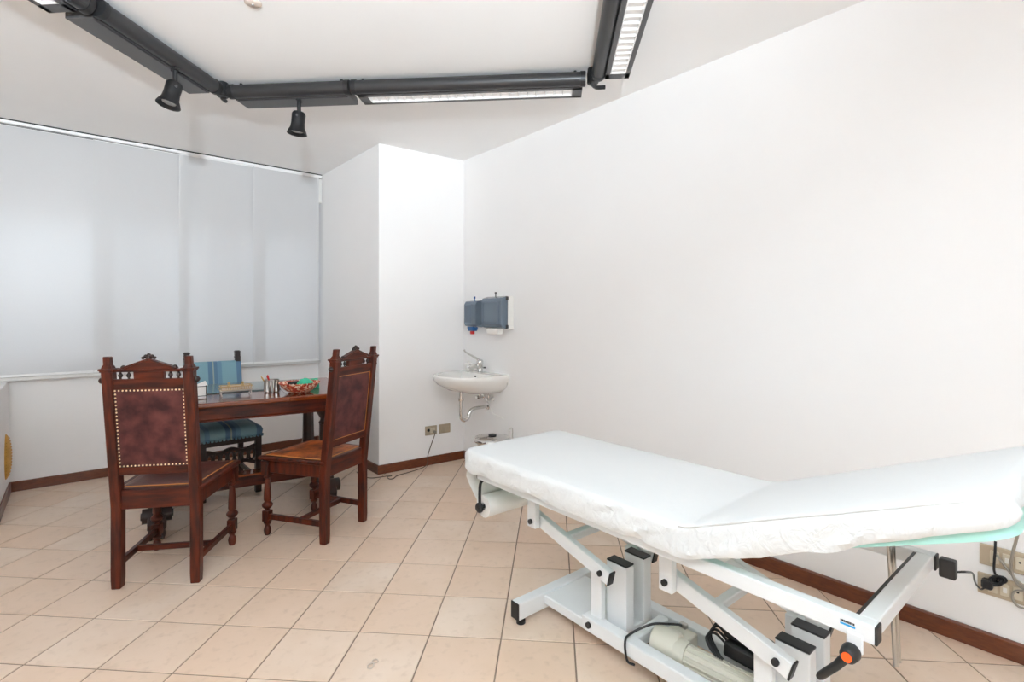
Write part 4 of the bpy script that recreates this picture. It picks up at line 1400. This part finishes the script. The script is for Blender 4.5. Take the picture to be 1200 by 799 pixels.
def pad_shell(grow, zb_fn, zt, wr, name, m_, parent, closed, lip=0.0):
    """rounded pad: outline swept up the side and over the rounded edge; the top is closed by strips"""
    y0, y1 = YH - LB - grow, YF + grow
    hx = hw + grow
    rc = 0.055
    # outline from near long side to far long side with matching y stations
    ys = [y0 + rc + (y1 - y0 - 2 * rc) * k / 180 for k in range(181)]
    near = [(-hx, y, 0, (-1, 0)) for y in ys]
    far = [(hx, y, 0, (1, 0)) for y in reversed(ys)]
    def corner(cx_, cy_, a0_):
        return [(cx_ + rc * math.cos(R(a0_ - 11.25 * k)), cy_ + rc * math.sin(R(a0_ - 11.25 * k)), 0, (math.cos(R(a0_ - 11.25 * k)), math.sin(R(a0_ - 11.25 * k)))) for k in range(1, 8)]
    top_end = [(-hx + rc + (2 * hx - 2 * rc) * k / 14, y1, 0, (0, 1)) for k in range(15)]
    bot_end = [(hx - rc - (2 * hx - 2 * rc) * k / 14, y0, 0, (0, -1)) for k in range(15)]
    outl = near + corner(-hx + rc, y1 - rc, 180) + top_end + corner(hx - rc, y1 - rc, 90) + far + corner(hx - rc, y0 + rc, 0) + bot_end + corner(-hx + rc, y0 + rc, -90)
    n = len(outl)
    rings = []
    re = 0.020
    levels = [(0.0, 0.0, 0.9), (0.0, 0.2, 1.0), (0.0, 0.4, 1.0), (0.0, 0.6, 1.0), (0.0, 0.8, 0.9), (0.0, 1.0, 0.6)]
    for k, (ins, fr_, amp) in enumerate(levels):
        ring = []
        for (x, y, _, nn) in outl:
            zb = zb_fn(x, y)
            z = zb + (zt - re - zb) * fr_
            w_ = 0
            if wr:
                w_ = wr * amp * (0.9 * (1 - 2.2 * abs(noise.noise((x * 14 + y * 13 + z * 30, y * 3, z * 6)))) + 0.7 * noise.noise((y * 34 + z * 46, x * 33, z * 22)))
                if k == 0:
                    z += 0.008 * noise.noise((y * 11, x * 11, 4.0))
                    w_ -= lip
            ring.append(Vector((x + nn[0] * w_, y + nn[1] * w_, z)))
        rings.append(ring)
    for a in (30, 60, 90):
        ins = re * (1 - math.cos(R(a)))
        z = zt - re + re * math.sin(R(a))
        rings.append([Vector((x - nn[0] * ins, y - nn[1] * ins, z + (wr * 0.3 * noise.noise((x * 12, y * 14, 2)) if wr else 0))) for (x, y, _, nn) in outl])
    b = MB()
    for ring in rings:
        for i_, p in enumerate(ring):
            ring[i_] = p
    allr = rings
    verts = [bend(p) for r_ in allr for p in r_]
    faces = []
    for i in range(len(allr) - 1):
        for k in range(n):
            faces.append((i * n + k, i * n + (k + 1) % n, (i + 1) * n + (k + 1) % n, (i + 1) * n + k))
    last = (len(allr) - 1) * n
    # top: strips across between the long sides, subdivided so small dents can show
    nn_ = len(near)
    i_far0 = len(near) + 7 + 15 + 7
    SUB = 10
    grid = []
    for k in range(nn_):
        a_ = allr[-1][k]; c_ = allr[-1][i_far0 + (nn_ - 1 - k)]
        row = [last + k]
        for s in range(1, SUB):
            p = a_.lerp(c_, s / SUB)
            dz = (0.0016 * noise.noise((p.x * 5, p.y * 5, 1.5)) + 0.004 * math.sin(math.pi * s / SUB)) if wr else 0.003 * math.sin(math.pi * s / SUB)
            verts.append(bend(Vector((p.x, p.y, p.z + dz))))
            row.append(len(verts) - 1)
        row.append(last + i_far0 + (nn_ - 1 - k))
        grid.append(row)
    for k in range(nn_ - 1):
        for s in range(SUB):
            faces.append((grid[k][s], grid[k][s + 1], grid[k + 1][s + 1], grid[k + 1][s]))
    # ends
    e1 = [last + k for k in range(nn_ - 1, i_far0 + 1)]
    faces.append(tuple(e1) + tuple(reversed(grid[-1][1:-1])))
    e0 = [last + k for k in range(i_far0 + nn_ - 1, n)] + [last]
    faces.append(tuple(e0) + tuple(grid[0][1:-1]))
    if closed:
        i0 = [k for k in range(nn_)]
        for k in range(nn_ - 1):
            faces.append((k, k + 1, i_far0 + nn_ - 2 - k, i_far0 + nn_ - 1 - k))
        faces.append(tuple(range(i_far0, nn_ - 2, -1)))
        faces.append(tuple([0] + list(range(n - 1, i_far0 + nn_ - 2, -1))))
    b.add(verts, faces)
    return b.build(name, m_, parent, smooth=50)


pad_shell(0.0, lambda x, y: ZB, ZT, 0.0, 'mattress_pad', M['mint'], bed, True)


def sheet_bottom(x, y):
    hd_ = (YH - 0.24 - y) / (LB - 0.24)
    z = ZB - 0.012
    if hd_ > 0:
        z += 0.042 * hd_ ** 1.3
    return z


# frame under the pad
RZ0, RZ1 = 0.572, 0.616
fx0 = 0.296
ye0, ye1 = -0.845, 0.74
for s in (-1, 1):
    MB().box((s * (fx0 - 0.018), (ye0 + ye1) / 2, (RZ0 + RZ1) / 2), (0.036, ye1 - ye0, RZ1 - RZ0)).build('frame_rail', WM, bed, bevel=0.004, segs=2)
    for yy in (ye0 - 0.002, ye1 + 0.002):
        MB().box((s * (fx0 - 0.018), yy, (RZ0 + RZ1) / 2), (0.036, 0.006, RZ1 - RZ0)).build('end_cap', BP, bed, bevel=0.002)
for yy in (ye0 + 0.022, -0.40, 0.30, ye1 - 0.03):
    MB().box((0, yy, (RZ0 + RZ1) / 2), (2 * fx0 - 0.072, 0.040, RZ1 - RZ0 - 0.002)).build('cross_member', WM, bed, bevel=0.004, segs=2)
MB().box((0.0, ye0 + 0.0455, 0.600), (2 * fx0 - 0.08, 0.008, 0.026)).build('edge_strip', BP, bed)  # plain black strip along the inner edge of the end cross member
# brackets, arms and bolts of the lifting linkage
AX = 0.145
for yb_, zp in ((0.470, 0.43), (-0.215, 0.435)):
    for s in (-1, 1):
        MB().box((s * (AX + 0.035), yb_, 0.490), (0.030, 0.052, 0.176)).build('hanger_bracket', WM, bed, bevel=0.004, segs=2)
        MB().cyl((s * (AX + 0.048), yb_, zp), (s * (AX + 0.060), yb_, zp), 0.011, n=14).build('bolt', BP, bed, smooth=40)
    MB().box((0, yb_, 0.55), (2 * AX + 0.05, 0.032, 0.036)).build('cross_member', WM, bed, bevel=0.003)
for yb_, zp, yp in ((0.470, 0.430, 0.100), (-0.215, 0.435, -0.565)):
    zq = 0.333
    for s in (-1, 1):
        p0 = Vector((s * AX * 1.0, yb_, zp)); p1 = Vector((s * AX * 1.0, yp, zq))
        d = (p1 - p0).normalized()
        q0, q1 = p0 - d * 0.02, p1 + d * 0.040
        MB().bar(q0, q1, 0.032, 0.054).build('lift_arm', WM, bed, bevel=0.003)
        MB().bar(q1 - d * 0.001, q1 + d * 0.005, 0.032, 0.054).build('end_cap', BP, bed, bevel=0.001)
        MB().cyl((s * (AX + 0.014), yp, zq), (s * (AX + 0.026), yp, zq), 0.011, n=14).build('bolt', BP, bed, smooth=40)
    pm = Vector((0, yb_, zp)).lerp(Vector((0, yp, zq)), 0.42)
    MB().box(pm, (2 * AX, 0.028, 0.040), rot=(math.atan2(zq - zp, -(yp - yb_)) * -1, 0, 0)).build('arm_cross_tube', WM, bed, bevel=0.003)
    # uprights: a pair of capped columns and outer pivot plates
    for x in (-0.052, 0.062):
        MB().box((x, yp - 0.01, 0.218), (0.050, 0.100, 0.256)).build('column_tube', WM, bed, bevel=0.004, segs=2)
        MB().box((x, yp - 0.01, 0.349), (0.050, 0.100, 0.007)).build('column_cap', BP, bed, bevel=0.002)
    for s in (-1, 1):
        MB().box((s * (AX - 0.034), yp + 0.055, 0.225), (0.028, 0.055, 0.235)).build('pivot_upright', WM, bed, bevel=0.003)
# base: foot and head crossbars, plate, long tubes
for yy in (0.475, -0.93):
    MB().box((0, yy, 0.064), (0.56, 0.050, 0.072)).build('base_crossbar', WM, bed, bevel=0.005, segs=2)
    for s in (-1, 1):
        MB().box((s * 0.283, yy, 0.064), (0.007, 0.050, 0.072)).build('end_cap', BP, bed, bevel=0.002)
        b = MB(); b.cyl((s * 0.25, yy, 0.0), (s * 0.25, yy, 0.014), 0.020, n=16); b.cyl((s * 0.25, yy, 0.014), (s * 0.25, yy, 0.03), 0.008, n=10)
        b.build('levelling_foot', BP, bed, smooth=40)
MB().box((0, 0.25, 0.072), (0.27, 0.40, 0.040)).build('base_plate', WM, bed, bevel=0.004)
for s in (-1, 1):
    MB().box((s * 0.130, -0.345, 0.095), (0.050, 1.10, 0.056)).build('base_tube', WM, bed, bevel=0.005, segs=2)
    MB().cyl((s * 0.154, 0.165, 0.098), (s * 0.164, 0.165, 0.098), 0.012, n=14).build('bolt', BP, bed, smooth=40)
MB().box((0, -0.015, 0.098), (0.20, 0.042, 0.046)).build('base_cross_tube', WM, bed, bevel=0.004)
MB().box((0, -0.66, 0.098), (0.20, 0.042, 0.046)).build('base_cross_tube', WM, bed, bevel=0.004)
MB().box((0, -0.33, 0.052), (0.20, 0.62, 0.006)).build('motor_tray', WM, bed)
# actuator: gearbox, ribbed motor tube, rod
mo = MB()
mo.lathe([(0.0, -0.06), (0.050, -0.058), (0.056, -0.05), (0.056, 0.03), (0.050, 0.045), (0.0, 0.045)], n=24, M=Matrix.Translation((-0.03, -0.12, 0.108)) @ Matrix.Rotation(R(90), 4, 'X') @ Matrix.Rotation(R(12), 4, 'Y'))
mo.box((0.035, -0.13, 0.100), (0.075, 0.10, 0.075))
mo_ = mo.build('gearbox', M['motor'], bed, smooth=40, bevel=0.004)
p0 = Vector((-0.035, -0.16, 0.108)); p1 = Vector((0.0, -0.58, 0.108))
b = MB(); b.tube([p0, p0.lerp(p1, 0.10), p0.lerp(p1, 0.101), p1], [0.046, 0.046, 0.036, 0.034], n=20)
b.build('motor_tube', M['motor'], bed, smooth=35)
dv = (p1 - p0).normalized(); sd = dv.cross(Vector((0, 0, 1))).normalized()
for k in range(12):
    a = 2 * math.pi * k / 12
    off = sd * math.cos(a) * 0.037 + Vector((0, 0, 1)) * math.sin(a) * 0.037
    MB().tube([p0.lerp(p1, 0.10) + off, p0.lerp(p1, 0.98) + off], 0.0035, n=6).build('motor_rib', M['motor'], bed)
MB().tube([p1, p1 + dv * 0.12], 0.014, n=14).build('actuator_rod', M['chrome'], bed, smooth=40)
# black control box with leads
MB().box((0.068, -0.40, 0.155), (0.075, 0.20, 0.052), rot=(R(3), R(8), R(3))).build('control_box', BP, bed, bevel=0.010, segs=2)
MB().box((0.10, -0.36, 0.195), (0.06, 0.16, 0.05), rot=(R(3), R(14), R(3))).build('control_box', BP, bed, bevel=0.010, segs=2)
for k in range(4):
    MB().tube([(0.05 + 0.015 * k, -0.31, 0.165), (0.03 + 0.012 * k, -0.27, 0.20 + 0.008 * k), (0.0 + 0.01 * k, -0.255, 0.19), (-0.01, -0.275 - 0.01 * k, 0.165), (-0.012, -0.30 - 0.008 * k, 0.150)], 0.0045, n=8, smooth=5).build('control_lead', BP, bed, smooth=60)
MB().tube([(0.055, -0.12, 0.145), (0.03, -0.13, 0.165), (0.0, -0.10, 0.165), (-0.05, -0.06, 0.165), (-0.12, -0.02, 0.140), (-0.160, -0.02, 0.125), (-0.168, -0.035, 0.065), (-0.15, -0.055, 0.050)], 0.0045, n=8, smooth=5).build('motor_lead', BP, bed, smooth=60)
MB().box((0.062, -0.125, 0.148), (0.022, 0.030, 0.018)).build('connector', M['steel'], bed, bevel=0.003)
MB().box((-0.151, -0.60, 0.235), (0.002, 0.016, 0.012)).build('label_patch', BP, bed)
# backrest: carrier plate, support struts, clamp lever
bk = MB()
vs_ = []
for y in (YH - 0.10, YH - LB + 0.10):
    for x in (-0.24, 0.24):
        for z in (ZB - 0.014, ZB - 0.002):
            vs_.append(bend((x, y, z)))
bk.add(vs_, [(0, 1, 3, 2), (4, 6, 7, 5), (0, 4, 5, 1), (2, 3, 7, 6), (0, 2, 6, 4), (1, 5, 7, 3)])
bk.build('backrest_plate', WM, bed)
for s in (0.17, 0.20):
    MB().tube([(s, -0.752, 0.72), (s, -0.763, 0.50), (s, -0.772, 0.285)], 0.007, n=12).build('support_rod', ST, bed, smooth=50)
b = MB(); b.cyl((0.155, -0.755, 0.69), (0.215, -0.755, 0.69), 0.010, n=12); b.build('rod_pin', ST, bed, smooth=40)
MB().lathe([(0.0, -0.03), (0.012, -0.028), (0.014, -0.02), (0.014, 0.0), (0.0, 0.0)], n=14, M=Matrix.Translation(bend((-0.20, YH - 0.20, ZB)))).build('pad_stud', M['white_plastic'], bed, smooth=50)
lx = -fx0 - 0.004
MB().box((lx + 0.003, -0.805, 0.562), (0.007, 0.035, 0.046)).build('lever_plate', WM, bed, bevel=0.003)
lv = MB()
lv.lathe([(0.020, 0.0), (0.021, 0.004), (0.018, 0.028), (0.012, 0.034), (0.0, 0.035)], n=20, M=Matrix.Translation((lx, -0.800, 0.540)) @ Matrix.Rotation(R(-90), 4, 'Y'))
lv.tube([(lx - 0.014, -0.800, 0.540), (lx - 0.020, -0.775, 0.502), (lx - 0.026, -0.742, 0.462), (lx - 0.027, -0.736, 0.455)], [0.012, 0.010, 0.0095, 0.006], n=14)
lvo = lv.build('clamp_lever', BP, bed, smooth=50)
MB().lathe([(0.011, 0.0), (0.011, 0.004), (0.0, 0.005)], n=18, M=Matrix.Translation((lx - 0.0335, -0.800, 0.540)) @ Matrix.Rotation(R(-90), 4, 'Y')).build('lever_button', M['orange'], lvo, smooth=40)
# small maker's plate: a dark illegible line over a cyan bar
st = MB()
for k in range(9):
    st.box((-fx0 - 0.0006, -0.776 - 0.0034 * k, 0.603), (0.0006, 0.0026, 0.005))
sp_ = st.build('maker_print', BP, bed)
MB().box((-fx0 - 0.0006, -0.790, 0.596), (0.0006, 0.032, 0.0045)).build('cyan_bar', M['cyan'], sp_)
# junction box on the frame end with its lead
jb = MB(); jb.box((fx0 - 0.02, ye0 - 0.030, 0.586), (0.030, 0.040, 0.056))
jbo = jb.build('junction_box', BP, bed, bevel=0.005, segs=2)
inv = Matrix.Translation(BO) @ Matrix.Rotation(R(-0.9), 4, 'Z')
inv = inv.inverted()
jl = [Vector((fx0 - 0.02, ye0 - 0.05, 0.582)), Vector((fx0 + 0.03, ye0 - 0.065, 0.572))] + [inv @ W(x, y, o_) for x, y, o_ in ((1140, 672, 0.30), (1143, 683, 0.14), (1149, 690, 0.07), (1153, 689, 0.05))]
MB().tube(jl, 0.0032, n=6, smooth=5).build('power_lead', BP, jbo, smooth=60)
# paper roll holder at the foot end
hx_ = -hw + 0.045
MB().tube([(hx_ + 0.08, 0.70, 0.570), (hx_ + 0.02, 0.735, 0.562), (hx_ + 0.003, 0.752, 0.545), (hx_, 0.757, 0.50), (hx_, 0.757, 0.43)], 0.0075, n=10, smooth=4).build('roll_holder', BP, bed, smooth=60)
MB().lathe([(0.0, 0.0), (0.022, 0.001), (0.024, 0.006), (0.024, 0.016), (0.018, 0.022), (0.0, 0.023)], n=10, M=Matrix.Translation((hx_ + 0.008, 0.757, 0.425)) @ Matrix.Rotation(R(-90), 4, 'Y')).build('holder_knob', BP, bed, smooth=35)
MB().cyl((hx_, 0.757, 0.425), (0.30, 0.757, 0.425), 0.008, n=12).build('roll_spindle', BP, bed, smooth=40)
MB().tube([(0.292, 0.70, 0.575), (0.298, 0.757, 0.54), (0.298, 0.757, 0.425)], 0.0075, n=10).build('roll_holder', BP, bed, smooth=60)

# sheet
sheet = thing('fitted_sheet', 'white crinkled fitted sheet stretched over the treatment bed pad', 'sheet', BO, R(-0.9))
pad_shell(0.012, sheet_bottom, ZT + 0.005, 0.0085, 'sheet_cloth', M['sheet'], sheet, False, lip=0.006)

for sx in (-1, 1):
    hxs = (hw + 0.012)
    sp2 = []
    for k in range(25):
        y = YH + 0.02 - (LB - 0.055) * k / 24
        sp2.append(bend((sx * (hxs - 0.005), y, ZT - 0.0005)))
    for a in (20, 40, 60, 80):
        sp2.append(bend((sx * (hxs - 0.0055 - 0.050 * (1 - math.cos(R(a)))), YH - LB + 0.035 + 0.02 - 0.05 * math.sin(R(a)), ZT - 0.001)))
    MB().tube(sp2, 0.0042, n=6).build('edge_seam', M['sheet'], sheet, smooth=60)

# paper roll
roll = thing('paper_roll', 'white couch paper roll hanging under the foot end of the bed', 'paper roll', BO, R(-0.9))
ry, rz_, rr = 0.757, 0.425, 0.052
b = MB()
x0, x1 = hx_ + 0.022, 0.285
rings = []
for x, r_ in ((x0, 0.016), (x0, rr), (x1, rr), (x1, 0.016)):
    rings.append([Vector((x, ry + r_ * math.cos(2 * math.pi * k / 32), rz_ + r_ * math.sin(2 * math.pi * k / 32))) for k in range(32)])
b.loft(rings + [rings[0]], cap0=False, cap1=False)
b.build('roll_body', M['paper'], roll, smooth=40)
# paper web from the pad end down to the roll
web = []
pr = [(YF - 0.012, ZB - 0.016), (YF + 0.004, 0.585), (YF + 0.008, 0.545), (YF + 0.002, 0.50), (ry + rr + 0.004, 0.46), (ry + rr + 0.001, 0.428), (ry + rr * 0.93, 0.405), (ry + rr * 0.6, 0.381), (ry, 0.3715)]
pr = catmull([Vector((0, a, z)) for a, z in pr], 4)
b = MB()
vs_, fs_ = [], []
NXW = 12
for i, q in enumerate(pr):
    for k in range(NXW + 1):
        x = -hw + 0.012 + (0.285 + hw - 0.012) * k / NXW if i < 6 else x0 + (x1 - x0) * k / NXW + (-hw + 0.012 - x0) * max(0, 1 - (i - 6) / 12) * (1 - k / NXW)
        vs_.append((x, q.y + 0.002 * noise.noise((x * 6, q.z * 9, 0)), q.z))
for i in range(len(pr) - 1):
    for k in range(NXW):
        a = i * (NXW + 1) + k
        fs_.append((a, a + 1, a + NXW + 2, a + NXW + 1))
b.add(vs_, fs_)
b.build('paper_web', M['paper'], roll, smooth=60)

# ================================================================== ADDED LAMP behind the camera, unseen, standing in for a flash
LP = Vector((-0.60, -1.18, 0))
lamp = thing('flash_standin', 'added black lamp on a round base, unseen, standing in for a bounced flash', 'added lamp', LP)
MB().lathe([(0.15, 0.0), (0.15, 0.015), (0.05, 0.03), (0.013, 0.04)], n=32).build('base', M['lamp_black'], lamp, smooth=40)
MB().cyl((0, 0, 0.035), (0, 0, 1.86), 0.012, n=14).build('pole', M['lamp_black'], lamp, smooth=40)
aim = Vector(STANDIN_AIM).normalized()
HM = Matrix.Translation((0, 0, 1.90)) @ aim.to_track_quat('Z', 'Y').to_matrix().to_4x4()
MB().lathe([(0.03, -0.05), (0.08, -0.03), (0.15, 0.03), (0.152, 0.035), (0.145, 0.033), (0.075, -0.018), (0.0, -0.03)], n=32, M=HM).build('bowl_shade', M['lamp_black'], lamp, smooth=50)
MB().lathe([(0.0, -0.02), (0.035, -0.018), (0.035, 0.0), (0.0, 0.006)], n=20, M=HM).build('bulb', M['bulb'], lamp, smooth=50)
ld = bpy.data.lights.new('flash_standin_light', 'SPOT')  # main light of the room, from the added lamp
ld.energy = STANDIN_W
ld.color = (0.80, 0.915, 1.0)
ld.spot_size = R(120); ld.spot_blend = 1.0
ld.shadow_soft_size = 0.10
lo = bpy.data.objects.new('flash_standin_light', ld)
C.objects.link(lo)
lo.parent = lamp
lo.location = HM @ Vector((0, 0, 0.05))
lo.rotation_euler = aim.to_track_quat('-Z', 'Y').to_euler()
